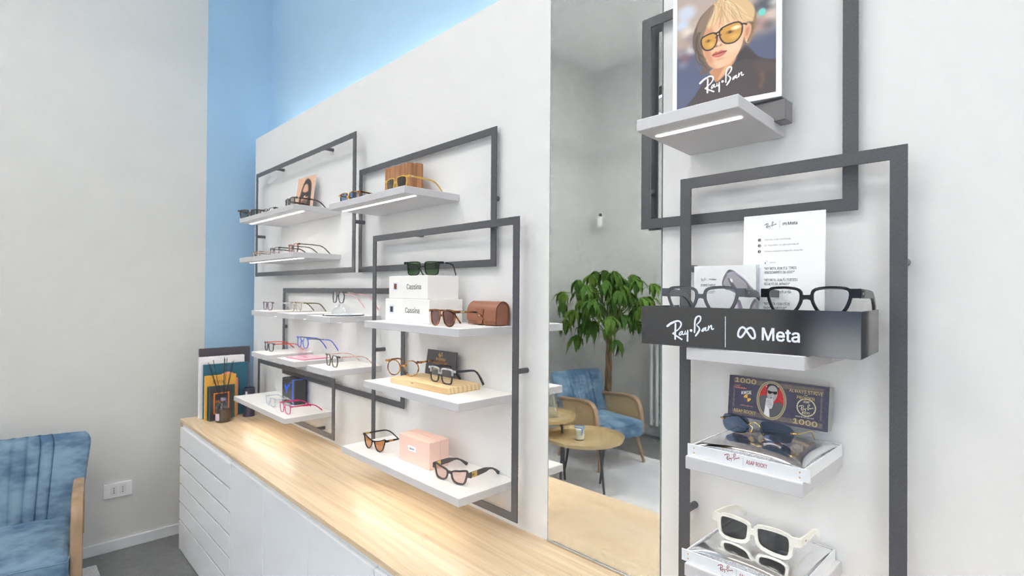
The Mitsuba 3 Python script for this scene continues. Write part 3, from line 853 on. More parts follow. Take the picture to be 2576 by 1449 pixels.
# wood block
def _pine(p, n, uv):
    x, y, z = p.x, p.y, p.z
    r = dr.sqrt(dr.square(y + 0.9) + dr.square((z - 1.02) * 2.2)) + (mikit.noise(x * 3, y * 8, z * 8) - 0.5) * 0.02
    s = 0.5 + 0.5 * dr.sin(r * 420 + mikit.noise(x * 5, y * 30, z * 30) * 5)
    return mikit.mix((0.80, 0.62, 0.37), (0.62, 0.40, 0.19), s * s * 0.8)


scene['m_pine'] = principled(mikit.proc(_pine), 0.5, 0.35)
k = thing('wood_block', 'thick light wood block carrying two pairs of glasses', 'wood block')
part(k, 'body', at(cbox(0, 0.245, 0, 0.108, 0, 0.0163, 0.0014), mat(-1.287, -0.146, 0.9074, math.radians(2.5))), 'm_pine')
part(k, 'knot', at(ring_tube((0.10, -0.0002, 0.0115), 0.0045, 0.0012, 0.0006, 20, 6).apply_transform(np.eye(4)), mat(-1.287, -0.146, 0.9074, math.radians(2.5))), 'm_matte', '#7a5630')

# black card with gold print
k = thing('brand_card', 'dark grey card with gold lettering leaning behind the wood block', 'card')
CP = mat(-1.280, -0.036, 0.9237, math.radians(2), math.radians(-9))
part(k, 'board', at(cbox(0, 0.130, -0.002, 0.0015, 0.0, 0.070, 0.0004), CP), 'm_satin', '#45434a')
g = Polygon([(0, 0.004), (0.004, 0.011), (0.006, 0.004), (0.008, 0.002), (0.010, 0.006), (0.015, 0.013), (0.018, 0.003), (0.012, 0.004), (0.0095, 0.0), (0.006, -0.001), (0.004, 0.004)])
art = [affinity.translate(g.exterior.buffer(0.0009), 0.052, 0.052)]
part(k, 'emblem', at(at(extrude(unary_union(art), 0.0002), FACE), CP @ mat(0, -0.002, 0)), 'm_metal', '#d9ab57', label='gold outline emblem')
for s_, z_ in (('RE-DEFINED', 0.0415), ('UNCONVENTIONAL', 0.032)):
    part(k, 'lettering', at(at(text(s_, 0.0068, 0.0002, True, 0.72, 'c'), FACE), CP @ mat(0.064, -0.002, z_)), 'm_metal', '#d9ab57')
part(k, 'lettering', at(at(text('EYEWEAR', 0.005, 0.0002, True, 0.8, 'c'), FACE), CP @ mat(0.05, -0.002, 0.015)), 'm_metal', '#d9ab57')

# pink box
k = thing('gift_box', 'pale pink box with a small white label on the lowest middle shelf', 'box')
BP = mat(-1.282, -0.121, 0.6954, math.radians(1))
part(k, 'body', at(cbox(0, 0.142, 0.0, 0.036, 0, 0.071, 0.001), BP), 'm_matte', '#f2cfc2')
part(k, 'lid', at(cbox(-0.001, 0.143, 0.0365, 0.0625, -0.0, 0.0722, 0.001), BP), 'm_matte', '#f2cfc2')
part(k, 'label', at(cbox(0.046, 0.082, -0.0009, 0.0005, 0.033, 0.0475, 0.0003), BP), 'm_satin', '#f7f6f6', label='white label')
part(k, 'lettering', at(at(text('miu miu', 0.0045, 0.0002, True, 0.9, 'c'), FACE), BP @ mat(0.064, -0.0009, 0.038)), 'm_satin', '#5a6072')

# wooden box behind the yellow sunglasses
def _zebrano(p, n, uv):
    v = mikit.noise(p.x * 210 + mikit.noise(p.z * 20, p.x * 20, 1.0) * 1.5, p.y * 120, p.z * 6)
    return mikit.mix((0.27, 0.115, 0.05), (0.42, 0.20, 0.095), mikit.smoothstep(0.2, 0.8, v))


scene['m_zebrano'] = principled(mikit.proc(_zebrano), 0.4, 0.4)
k = thing('wooden_box', 'upright brown wooden case on the lit shelf behind the yellow sunglasses', 'box')
BP = mat(-1.424, -0.088, 1.4317, math.radians(2))
part(k, 'front_panel', at(cbox(0, 0.124, 0, 0.026, 0, 0.098, 0.001), BP), 'm_zebrano')
part(k, 'back_panel', at(cbox(0, 0.124, 0.0265, 0.0500, 0, 0.101, 0.001), BP), 'm_zebrano')

# portrait card on the far left shelf
k = thing('portrait_card', 'orange toned photo card of a bearded person in dark glasses on the far left shelf', 'photo card')
m, st = card_mesh(0.145, 0.155, 90, 100)
pt = Paint(st, (226, 180, 150))
pt.poly([(0.22, 0), (0.18, 0.35), (0.3, 0.75), (0.45, 0.98), (0.62, 1.0), (0.8, 0.85), (0.85, 0.5), (0.8, 0.0)], '#2f2624', 0.03, 1, 5)
pt.poly([(0.34, 0.3), (0.33, 0.6), (0.42, 0.84), (0.6, 0.84), (0.68, 0.62), (0.66, 0.35), (0.52, 0.22)], '#d9a58c', 0.03, 1, 5)
pt.poly([(0.33, 0.36), (0.45, 0.42), (0.66, 0.38), (0.62, 0.2), (0.5, 0.12), (0.38, 0.2)], '#574039', 0.04, 0.9, 5)
pt.poly([(0.30, 0.52), (0.34, 0.66), (0.5, 0.62), (0.68, 0.64), (0.72, 0.54), (0.6, 0.48), (0.5, 0.55), (0.4, 0.47)], '#2a211f', 0.015, 1, 3)
CP = mat(-2.196, -0.052, 1.4650, math.radians(4), math.radians(-7))
part(k, 'print', at(m, CP @ mat(0, -0.0012, 0)), 'm_satin', pt.colors())
part(k, 'board', at(cbox(0, 0.145, -0.001, 0.001, 0, 0.155, 0.0003), CP), 'm_satin', '#e9e3e2')
solo('price_card', 'plain pale lilac card half behind the portrait card', 'card', at(cbox(0, 0.11, -0.001, 0.001, 0, 0.148, 0.0003), mat(-2.262, -0.030, 1.4650, math.radians(3), math.radians(-6))), 'm_satin', '#e8e8f4')

# acrylic stand on the upper row
k = thing('acrylic_stand', 'clear acrylic dome on a thin dark disc carrying the chain temple glasses', 'display stand')
part(k, 'disc', lathe([(0.0, 0), (0.066, 0.0), (0.068, 0.0015), (0.066, 0.003), (0.0, 0.003)], 48, (-1.674, -0.092, 1.0774)), 'm_gloss', '#3c4258', smooth=35)
part(k, 'top_sheet', lathe([(0.0, 0.0), (0.062, 0.0), (0.062, 0.0008), (0.0, 0.0008)], 48, (-1.674, -0.092, 1.0805)), 'm_gloss', '#eef0f4', smooth=35)
part(k, 'dome', skin([[(-1.674 + r * math.cos(t), -0.098 + r * 0.55 * math.sin(t), 1.0816 + z) for t in np.arange(32) * PI / 16] for r, z in [(0.050, 0), (0.046, 0.012), (0.036, 0.024), (0.022, 0.032), (0.004, 0.0355)]]), 'm_acrylic', smooth=40)
# pink stand on the lower row
k = thing('acrylic_stand', 'pink acrylic plate with a clear upright holding the round blue glasses', 'display stand')
PP = mat(-1.945, -0.098, 0.9108, math.radians(6))
part(k, 'plate', at(cbox(-0.064, 0.064, -0.052, 0.052, 0, 0.003, 0.0008), PP), 'm_gloss', '#d97f9c')
part(k, 'top_sheet', at(cbox(-0.062, 0.062, -0.050, 0.050, 0.003, 0.0034, 0.0001), PP), 'm_gloss', '#efb9c4')
scene['m_pane_pink'] = pane((0.93, 0.78, 0.84))
part(k, 'upright', at(M(cbox(-0.030, 0.036, -0.022, -0.020, 0.0035, 0.036, 0.0003), cbox(-0.030, 0.036, -0.020, 0.010, 0.034, 0.036, 0.0003)), PP), 'm_pane_pink')

# blue logo box on the low shelf
k = thing('brand_box', 'black box with a blue emblem and a blue band on the low left shelf', 'box')
BP = mat(-2.276, -0.062, 0.6982, math.radians(0))
part(k, 'body', at(cbox(0, 0.130, 0, 0.045, 0, 0.098, 0.001), BP), 'm_satin', '#37393c')
part(k, 'band', at(cbox(0.104, 0.118, -0.0006, 0.0456, -0.0001, 0.0985, 0.0004), BP), 'm_satin', '#3561d6', label='vertical blue band')
e = unary_union([Polygon([(0, 0.03), (0.008, 0.042), (0.014, 0.033), (0.026, 0.027), (0.032, 0.035), (0.05, 0.052), (0.056, 0.03), (0.046, 0.034), (0.038, 0.024), (0.030, 0.02), (0.026, 0.004), (0.019, 0.0), (0.014, 0.020), (0.006, 0.018)])])
part(k, 'emblem', at(at(extrude(e, 0.0003), FACE), BP @ mat(0.024, 0, 0.034)), 'm_satin', '#2f62ea', label='bright blue emblem')
part(k, 'lettering', at(at(text('EYEWEAR LAB', 0.009, 0.0003, True, 0.62), FACE), BP @ mat(0.012, 0, 0.012)), 'm_satin', '#c9cdd2')
part(k, 'badge', at(at(lathe([(0.0045, 0), (0.0045, 0.0006), (0.0001, 0.0007)], 20), FACE), BP @ mat(0.092, 0, 0.085)), 'm_metal', '#cfcfcf', smooth=30)
solo('metal_disc', 'small flat metal clip lying before the blue logo box', 'clip', ring_tube((-2.185, -0.076, 0.7000), 0.026, 0.012, 0.0016, 40, 8), 'm_metal', '#bfc0bd', smooth=True)
# ------------------------------------------------------------------ right group
# poster stand on the top shelf
k = thing('poster', 'framed portrait poster of a blonde person in yellow tinted glasses on the top right shelf', 'poster')
PW, PH, PD = 0.172, 0.226, 0.030
PP = mat(-0.4735, -0.0845, 1.4695, math.radians(11.5))
part(k, 'case', at(cbox(0, PW, 0.0016, PD, 0, PH, 0.0012), PP), 'm_satin', '#8d9298', label='grey case of the poster')
part(k, 'border', at(cbox(0, PW, 0, 0.0016, 0, PH, 0.0005), PP), 'm_satin', '#f1f2f4', label='white border')
pw = PW * 0.905
m, st = card_mesh(pw, 0.205, 250, 300)
pt = Paint(st, (90, 96, 120))
top = [(-0.1, 0.62), (0.3, 0.66), (0.6, 0.62), (1.1, 0.66), (1.1, 1.6), (-0.1, 1.6)]
pt.poly(top, '#b7a59c', 0.10)
for cx_, cy_, r_, col_, a_ in [(0.06, 0.93, 0.07, '#c9d6ea', .9), (0.12, 0.84, 0.06, '#e6d9cc', .9), (0.07, 0.72, 0.06, '#b39a90', .9), (0.18, 0.76, 0.06, '#8d8284', .9), (0.04, 0.62, 0.05, '#9a8f98', .7), (0.16, 0.63, 0.05, '#e0d8d4', .9),
                              (0.09, 0.55, 0.05, '#a5625e', .5), (0.2, 0.90, 0.05, '#bfb1a4', .8), (0.22, 0.66, 0.05, '#5f5b66', .8), (0.92, 0.93, 0.1, '#3f4450', .8), (0.80, 0.9, 0.06, '#4a4f5c', .8), (0.97, 0.80, 0.06, '#d9c6bd', .8), (0.85, 0.72, 0.07, '#b98d86', .7),
                              (0.93, 0.70, 0.05, '#5a5862', .7), (0.78, 0.75, 0.05, '#6a6a76', .7), (0.99, 0.92, 0.05, '#e8e2de', .8), (0.06, 0.47, 0.05, '#c4bfc6', .6), (0.10, 1.05, 0.1, '#cdd9ec', .8), (0.9, 1.06, 0.12, '#7a7f8c', .8)]:
    pt.oval(cx_, cy_, r_, r_ * 0.8, col_, 0.045, a_)
pt.oval(0.87, 0.845, 0.036, 0.038, '#74cfc6', 0.010, 0.95)
pt.poly([(-0.1, 0.50), (0.3, 0.46), (0.7, 0.50), (1.1, 0.52), (1.1, -0.1), (-0.1, -0.1)], '#565d7a', 0.10, 0.85)
# hair behind
pt.poly([(0.17, 0.72), (0.20, 0.86), (0.28, 0.99), (0.45, 1.08), (0.66, 1.05), (0.79, 0.92), (0.81, 0.76), (0.77, 0.62), (0.72, 0.55), (0.66, 0.48), (0.5, 0.6), (0.34, 0.36), (0.25, 0.345), (0.28, 0.42), (0.24, 0.50), (0.20, 0.58)], '#6b5a50', 0.010, 1, 5)
# coat and neck
pt.poly([(0.10, -0.1), (0.20, 0.12), (0.30, 0.26), (0.40, 0.32), (0.62, 0.40), (0.68, 0.55), (0.76, 0.50), (0.83, 0.40), (0.95, 0.34), (1.1, 0.28), (1.1, -0.1)], '#4c4345', 0.008, 1, 4)
pt.poly([(0.36, 0.36), (0.37, 0.30), (0.42, 0.22), (0.50, 0.27), (0.58, 0.36), (0.63, 0.45), (0.55, 0.44)], '#c48a66', 0.010, 1, 4)
pt.poly([(0.44, 0.24), (0.52, 0.30), (0.60, 0.42), (0.64, 0.50), (0.60, 0.5), (0.5, 0.36)], '#e5b48d', 0.016, .8, 4)
pt.poly([(0.68, 0.54), (0.80, 0.42), (0.86, 0.36), (0.72, 0.40), (0.62, 0.40)], '#3e383c', 0.02, .9, 3)
pt.poly([(0.8, 0.36), (1.1, 0.26), (1.1, 0.12), (0.95, 0.22), (0.85, 0.2)], '#5a4a48', 0.04, .8, 3)
pt.line([(0.86, 0.08), (0.88, 0.16), (0.87, 0.2)], 0.03, '#7a5a50', 0.03, .7)
# face
pt.poly([(0.275, 0.66), (0.285, 0.78), (0.36, 0.90), (0.52, 0.95), (0.67, 0.88), (0.715, 0.74), (0.69, 0.60), (0.655, 0.50), (0.60, 0.425), (0.51, 0.375), (0.42, 0.368), (0.355, 0.41), (0.305, 0.50), (0.28, 0.58)], '#efbf9b', 0.008, 1, 6)
pt.poly([(0.275, 0.66), (0.29, 0.80), (0.35, 0.86), (0.40, 0.72), (0.36, 0.60), (0.38, 0.50), (0.42, 0.375), (0.355, 0.41), (0.305, 0.50), (0.28, 0.58)], '#c98d6c', 0.03, .8, 5)
pt.oval(0.60, 0.56, 0.07, 0.05, '#f7d0b2', 0.05, .9)
pt.oval(0.45, 0.42, 0.06, 0.03, '#f3c6a6', 0.04, .8)
pt.poly([(0.70, 0.62), (0.705, 0.74), (0.74, 0.77), (0.77, 0.73), (0.76, 0.65), (0.72, 0.58)], '#e2a987', 0.010, 1, 4)
pt.poly([(0.715, 0.64), (0.72, 0.71), (0.745, 0.72), (0.74, 0.66)], '#c07f62', 0.014, .8, 4)
pt.line([(0.725, 0.60), (0.722, 0.575), (0.735, 0.565)], 0.008, '#f4e9d8', 0.004)
# nose, mouth
pt.poly([(0.44, 0.74), (0.415, 0.66), (0.40, 0.615), (0.43, 0.60), (0.465, 0.61), (0.47, 0.66)], '#d79a77', 0.02, .8, 4)
pt.oval(0.415, 0.607, 0.018, 0.010, '#8f5543', 0.01, .9)
pt.oval(0.465, 0.608, 0.014, 0.008, '#a5654e', 0.01, .8)
pt.oval(0.445, 0.63, 0.018, 0.018, '#f8d6bb', 0.014, .9)
pt.poly([(0.375, 0.518), (0.415, 0.548), (0.44, 0.541), (0.47, 0.552), (0.515, 0.535), (0.53, 0.53), (0.50, 0.50), (0.45, 0.482), (0.405, 0.492)], '#c9685c', 0.006, 1, 4)
pt.line([(0.385, 0.519), (0.43, 0.522), (0.47, 0.526), (0.52, 0.531)], 0.009, '#6f2f2c', 0.005)
pt.oval(0.44, 0.505, 0.03, 0.008, '#de8f82', 0.008, .9)
pt.oval(0.455, 0.46, 0.04, 0.010, '#cf9474', 0.015, .7)
# hair in front
pt.poly([(0.44, 1.09), (0.33, 1.03), (0.24, 0.92), (0.215, 0.80), (0.25, 0.70), (0.27, 0.62), (0.285, 0.74), (0.33, 0.86), (0.40, 0.95), (0.44, 0.99)], '#8d7564', 0.010, 1, 5)
pt.poly([(0.44, 1.10), (0.40, 1.00), (0.32, 0.85), (0.36, 0.84), (0.45, 0.90), (0.58, 0.86), (0.66, 0.83), (0.70, 0.78), (0.745, 0.78), (0.79, 0.78), (0.80, 0.90), (0.74, 1.0), (0.62, 1.09)], '#dcb98c', 0.012, 1, 5)
rr = np.random.default_rng(3)
for _ in range(46):
    u = rr.uniform(0, 1)
    x0_, x1_ = 0.46 + 0.10 * rr.uniform(-1, 1), 0.30 + 0.5 * u
    pt.line([(x0_, 1.08), ((x0_ + x1_) / 2 + 0.03 * rr.uniform(-1, 1), 1.0 - 0.02 * u), (x1_, 0.86 - 0.05 * rr.uniform(0, 1) - 0.06 * abs(u - .5))], 0.007, rr.choice(['#f3dcb4', '#c49a6c', '#e9cb9c', '#a9835c']), 0.006, .55)
for _ in range(14):
    y_ = rr.uniform(0.36, 0.62)
    pt.line([(0.24 + rr.uniform(-.02, .02), 0.8), (0.215 + rr.uniform(-.02, .03), y_ + 0.12), (0.26 + rr.uniform(-.04, .06), y_)], 0.008, rr.choice(['#5a4a42', '#8a7260', '#47403c']), 0.006, .6)
pt.line([(0.80, 0.80), (0.80, 0.70), (0.76, 0.60), (0.74, 0.56)], 0.03, '#a8825e', 0.02, .8)
# glasses
for cx_, cy_, rx_, ry_ in ((0.345, 0.672, 0.076, 0.082), (0.567, 0.708, 0.106, 0.098)):
    shp = [(cx_ - rx_ * 1.02, cy_ + ry_ * 0.55), (cx_ - rx_ * 0.5, cy_ + ry_ * 0.88), (cx_ + rx_ * 0.55, cy_ + ry_ * 1.0), (cx_ + rx_ * 1.02, cy_ + ry_ * 0.6), (cx_ + rx_ * 0.95, cy_ - ry_ * 0.35), (cx_ + rx_ * 0.4, cy_ - ry_ * 1.0), (cx_ - rx_ * 0.45, cy_ - ry_ * 0.95), (cx_ - rx_ * 0.95, cy_ - ry_ * 0.3)]
    d = sdf(spline(shp, 6, True), pt.p)
    pt.lay(d - 0.010, '#2e2725', 0.004)
    pt.lay(d + 0.004, '#dca24e', 0.004, 0.92)
    pt.oval(cx_ - rx_ * 0.1, cy_ + ry_ * 0.15, rx_ * 0.34, ry_ * 0.16, '#8a5c2c', 0.012, .8)
    pt.oval(cx_ - rx_ * 0.08, cy_ + ry_ * 0.14, rx_ * 0.13, ry_ * 0.13, '#4a3420', 0.008, .8)
    pt.oval(cx_ + rx_ * 0.35, cy_ - ry_ * 0.45, rx_ * 0.4, ry_ * 0.28, '#efbf6c', 0.03, .7)
pt.oval(0.62, 0.755, 0.045, 0.02, '#fff0cc', 0.014, .9)
pt.line([(0.405, 0.745), (0.44, 0.752), (0.475, 0.775)], 0.015, '#2e2725', 0.004)
pt.line([(0.415, 0.70), (0.445, 0.718), (0.468, 0.715)], 0.012, '#3a302c', 0.004)
pt.line([(0.672, 0.775), (0.70, 0.772), (0.72, 0.76)], 0.016, '#2e2725', 0.004)
part(k, 'print', at(m, PP @ mat(PW * 0.046, -0.0004, 0.0085)), 'm_satin', pt.colors())
part(k, 'lettering', at(at(logo(SCRIPT, pw * 0.455, 0.0003, 1.0), FACE), PP @ mat(PW * 0.046 + pw * 0.245, -0.0004, 0.0085 + pw * 0.105, 0, 0, 0)), 'm_satin', '#f4f4f4', label='white script lettering')
k = thing('metal_block', 'dark grey metal block behind the top right shelf under the poster', 'block')
part(k, 'body', cbox(-0.470, -0.3000, -0.047, -0.017, 1.4325, 1.4660, 0.0012), 'm_satin', '#6b696c')
part(k, 'lip', cbox(-0.466, -0.3045, -0.043, -0.021, 1.4660, 1.4692, 0.0006), 'm_satin', '#5a585b')

# glossy black tray
k = thing('display_tray', 'glossy black open tray with white lettering holding two pairs of glasses', 'display tray')
TP = mat(-0.4669, -0.1893, 1.0797, math.radians(3.6))
TW, TD, THt = 0.2968, 0.130, 0.0592
scene['m_black_gloss'] = {'type': 'twosided', 'bsdf': {'type': 'roughplastic', 'diffuse_reflectance': {'type': 'rgb', 'value': [0.016, 0.017, 0.021]}, 'alpha': 0.015, 'int_ior': 2.0}}
part(k, 'front_wall', at(cbox(0, TW, 0, 0.003, 0, THt, 0.0003), TP), 'm_black_gloss')
part(k, 'side_wall', at(cbox(0, 0.003, 0.003, TD, 0, THt, 0.0003), TP), 'm_black_gloss')
part(k, 'side_wall', at(cbox(TW - 0.003, TW, 0.003, TD, 0, THt, 0.0003), TP), 'm_black_gloss')
part(k, 'back_wall', at(cbox(0.003, TW - 0.003, TD - 0.003, TD, 0, THt - 0.004, 0.0003), TP), 'm_black_gloss')
part(k, 'inner_floor', at(cbox(0.003, TW - 0.003, 0.003, TD - 0.003, 0.044, 0.0490, 0.0003), TP), 'm_satin', '#2e3035')
LP = TP @ mat(0, -0.00005, 0)
part(k, 'script_lettering', at(at(logo(SCRIPT, 0.0735, 0.00025, 0.98), FACE), LP @ mat(0.0430, 0, 0.0075)), 'm_satin', '#e9edf6', label='white script lettering')
part(k, 'divider', at(cbox(0.1320, 0.1330, -0.0003, 0.0002, 0.0035, 0.0475, 0.0001), TP), 'm_satin', '#e9edf6', label='thin white upright line')
part(k, 'loop_sign', at(at(logo(LOOP, 0.0252, 0.00025, 1.02), FACE), LP @ mat(0.1490, 0, 0.0175)), 'm_satin', '#e9edf6', label='white looped sign')
part(k, 'lettering', at(at(text('Meta', 0.0165, 0.00025, True, 0.93), FACE), LP @ mat(0.1800, 0, 0.0172)), 'm_satin', '#e9edf6')

# cards standing in the black tray
k = thing('info_card', 'tall white card with printed instructions standing behind the black pair', 'card')
CP = mat(-0.3580, -0.066, 1.1290, math.radians(1.5), math.radians(-2))
CW, CH = 0.1175, 0.1550
part(k, 'board', at(cbox(0, CW, -0.001, 0.001, 0, CH, 0.0003), CP), 'm_satin', '#f6f7f8')


def ink(s, x, z, h, bold=False, sq=1.0, col='#4d5157', owner=k, P=None, dzc=0.0105):
    return part(owner, 'print_line', at(at(text(s, h, 0.00012, bold, sq), FACE), (CP if P is None else P) @ mat(x, -0.00102, z - dzc)), 'm_matte', col)


part(k, 'logo', at(at(logo(SCRIPT, 0.0180, 0.00012, 0.98), FACE), CP @ mat(0.0320, -0.00102, 0.1335)), 'm_matte', '#3d4147')
part(k, 'logo_line', at(cbox(0.0541, 0.0544, -0.00115, -0.0009, 0.1335, 0.1440, 0.00005), CP), 'm_matte', '#6b6f75')
part(k, 'loop_sign', at(at(logo(LOOP, 0.0062, 0.00012), FACE), CP @ mat(0.0585, -0.00102, 0.1367)), 'm_matte', '#3d4147')
ink('Meta', 0.0655, 0.1472, 0.0046, True, 0.95)
for n_, (s_, z_) in enumerate([('Indossa i nostri AI Glasses', 0.1250), ('Di’ “Hey Meta” per attivare Meta AI', 0.1160), ('Prova a chiedere le seguenti domande:', 0.1068)]):
    ink(s_, 0.0325, z_, 0.0023, False, 0.95, '#6a6e74')
    part(k, 'number_dot', at(at(extrude(Point(0, 0).buffer(0.0024), 0.00012), FACE), CP @ mat(0.0248, -0.00102, z_ - 0.0093)), 'm_matte', '#4d5157')
    part(k, 'number', at(at(text(str(n_ + 1), 0.0027, 0.0001, True), FACE), CP @ mat(0.0240, -0.00114, z_ - 0.0107)), 'm_matte', '#f6f7f8')
part(k, 'guide_line', at(cbox(0.0247, 0.0249, -0.00113, -0.0009, 0.0415, 0.0940, 0.00003), CP), 'm_matte', '#9a9ea4')
st_ = unary_union([Polygon([(0, 1), (0.22, 0.22), (1, 0), (0.22, -0.22), (0, -1), (-0.22, -0.22), (-1, 0), (-0.22, 0.22)])])
part(k, 'sparkle', at(at(extrude(unary_union([affinity.scale(st_, .0020, .0024, origin=(0, 0)), affinity.translate(affinity.scale(st_, .0010, .0012, origin=(0, 0)), .0030, .0022), affinity.translate(affinity.scale(st_, .0008, .0010, origin=(0, 0)), .0016, .0034)]), 0.00012), FACE), CP @ mat(0.0340, -0.00102, 0.0790)), 'm_matte', '#4d5157')
part(k, 'sound_bars', at(M(*[cbox(0.040 + i * 0.0011, 0.0403 + i * 0.0011, -0.00114, -0.0009, 0.0797 - hh, 0.0797 + hh, 0.00003) for i, hh in enumerate([.0003, .0008, .0006, .0016, .0004, .0010, .0008, .0014, .0003])]), CP), 'm_matte', '#6a6e74')
for s_, z_ in [('“HEY META, QUAL’È IL TIPICO', 0.0790), ('ABBIGLIAMENTO DA GOLF?”', 0.0728), ('“HEY META, QUAL’È L’EDIFICIO', 0.0610), ('PIÙ ALTO DEL MONDO?”', 0.0548), ('“HEY META, DOV’È LA VIA', 0.0425), ('DI MILANO?”', 0.0363), ('“HEY META, COSA C’È DI', 0.0240), ('NUOVO SU NETFLIX?”', 0.0178)]:
    ink(s_, 0.0325, z_, 0.0038, True, 0.60, '#565a61')

k = thing('photo_block', 'small white acrylic block showing printed glasses, standing in the black tray', 'acrylic block')
BP = mat(-0.4330, -0.082, 1.1290, math.radians(2))
BW, BH = 0.1010, 0.0765
part(k, 'body', at(cbox(0, BW, 0.0003, 0.012, 0, BH, 0.0004), BP), 'm_gloss', '#f2f3f4')
scene['m_side_mirror'] = {'type': 'twosided', 'bsdf': {'type': 'roughconductor', 'material': 'Al', 'alpha': 0.03, 'specular_reflectance': {'type': 'rgb', 'value': [0.72, 0.73, 0.75]}}}
part(k, 'side_face', at(cbox(BW - 0.0002, BW + 0.0004, 0.0003, 0.012, 0.0002, BH, 0.0001), BP), 'm_side_mirror', label='mirror-like side face')
m, st = card_mesh(BW, BH, 150, 116)
st = st + [0, 0.104]
pt = Paint(st, (243, 244, 246))
pt.poly([(0.47, 0.56), (0.49, 0.66), (0.53, 0.74), (0.58, 0.79), (0.66, 0.77), (0.80, 0.66), (0.88, 0.57), (0.96, 0.47), (0.94, 0.36), (0.84, 0.36), (0.72, 0.40), (0.60, 0.46), (0.52, 0.48)], '#77747f', 0.006, 1, 5)
pt.poly([(0.49, 0.57), (0.52, 0.65), (0.58, 0.73), (0.66, 0.73), (0.78, 0.64), (0.86, 0.55), (0.84, 0.46), (0.70, 0.45), (0.58, 0.50), (0.52, 0.53)], '#a9a6ae', 0.006, 1, 5)
pt.poly([(0.56, 0.66), (0.60, 0.64), (0.70, 0.5), (0.62, 0.52)], '#6a6872', 0.006, 1)
pt.oval(0.62, 0.62, 0.018, 0.035, '#f0f0f2', 0.004, 1, 0.5)
pt.line([(0.55, 0.72), (0.66, 0.745), (0.82, 0.64), (0.93, 0.5)], 0.016, '#c9c2d8', 0.008, .8)
pt.oval(0.585, 0.775, 0.016, 0.010, '#4a4852', 0.005)
pt.poly([(0.70, 0.34), (0.76, 0.30), (0.86, 0.0), (0.76, 0.0)], '#8d8799', 0.008, 1)
pt.poly([(0.66, 0.40), (0.70, 0.34), (0.80, 0.0), (0.76, 0.0)], '#b5adc6', 0.01, .8)
pt.poly([(0.90, 0.0), (0.89, 0.12), (0.93, 0.26), (1.0, 0.32), (1.0, 0.0)], '#7c7a84', 0.006, 1, 4)
pt.poly([(0.93, 0.0), (0.92, 0.12), (0.95, 0.22), (1.0, 0.27), (1.0, 0.0)], '#a9a7b0', 0.006, 1, 3)
part(k, 'print', at(m, BP @ mat(0, 0.0001, 0)), 'm_gloss', pt.colors())
part(k, 'logo', at(at(logo(SCRIPT, 0.0105, 0.00012), FACE), BP @ mat(0.0115, 0.0, 0.0510)), 'm_matte', '#6a6e74')
part(k, 'loop_sign', at(at(logo(LOOP, 0.0036, 0.00012), FACE), BP @ mat(0.0255, 0.0, 0.0528)), 'm_matte', '#6a6e74')
ink('Meta', 0.0300, 0.0633, 0.0024, True, 0.95, '#6a6e74', k, BP @ mat(0, 0.00102, 0))
ink('SCOPRI I NUOVI', 0.0115, 0.0530, 0.0036, True, 0.62, '#6a6e74', k, BP @ mat(0, 0.00102, 0))
ink('I CHE RACCOLGONO', 0.0165, 0.0440, 0.0016, False, 0.9, '#8a8e94', k, BP @ mat(0, 0.00102, 0))
ink('I TUOI MOMENTI', 0.0165, 0.0415, 0.0016, False, 0.9, '#8a8e94', k, BP @ mat(0, 0.00102, 0))


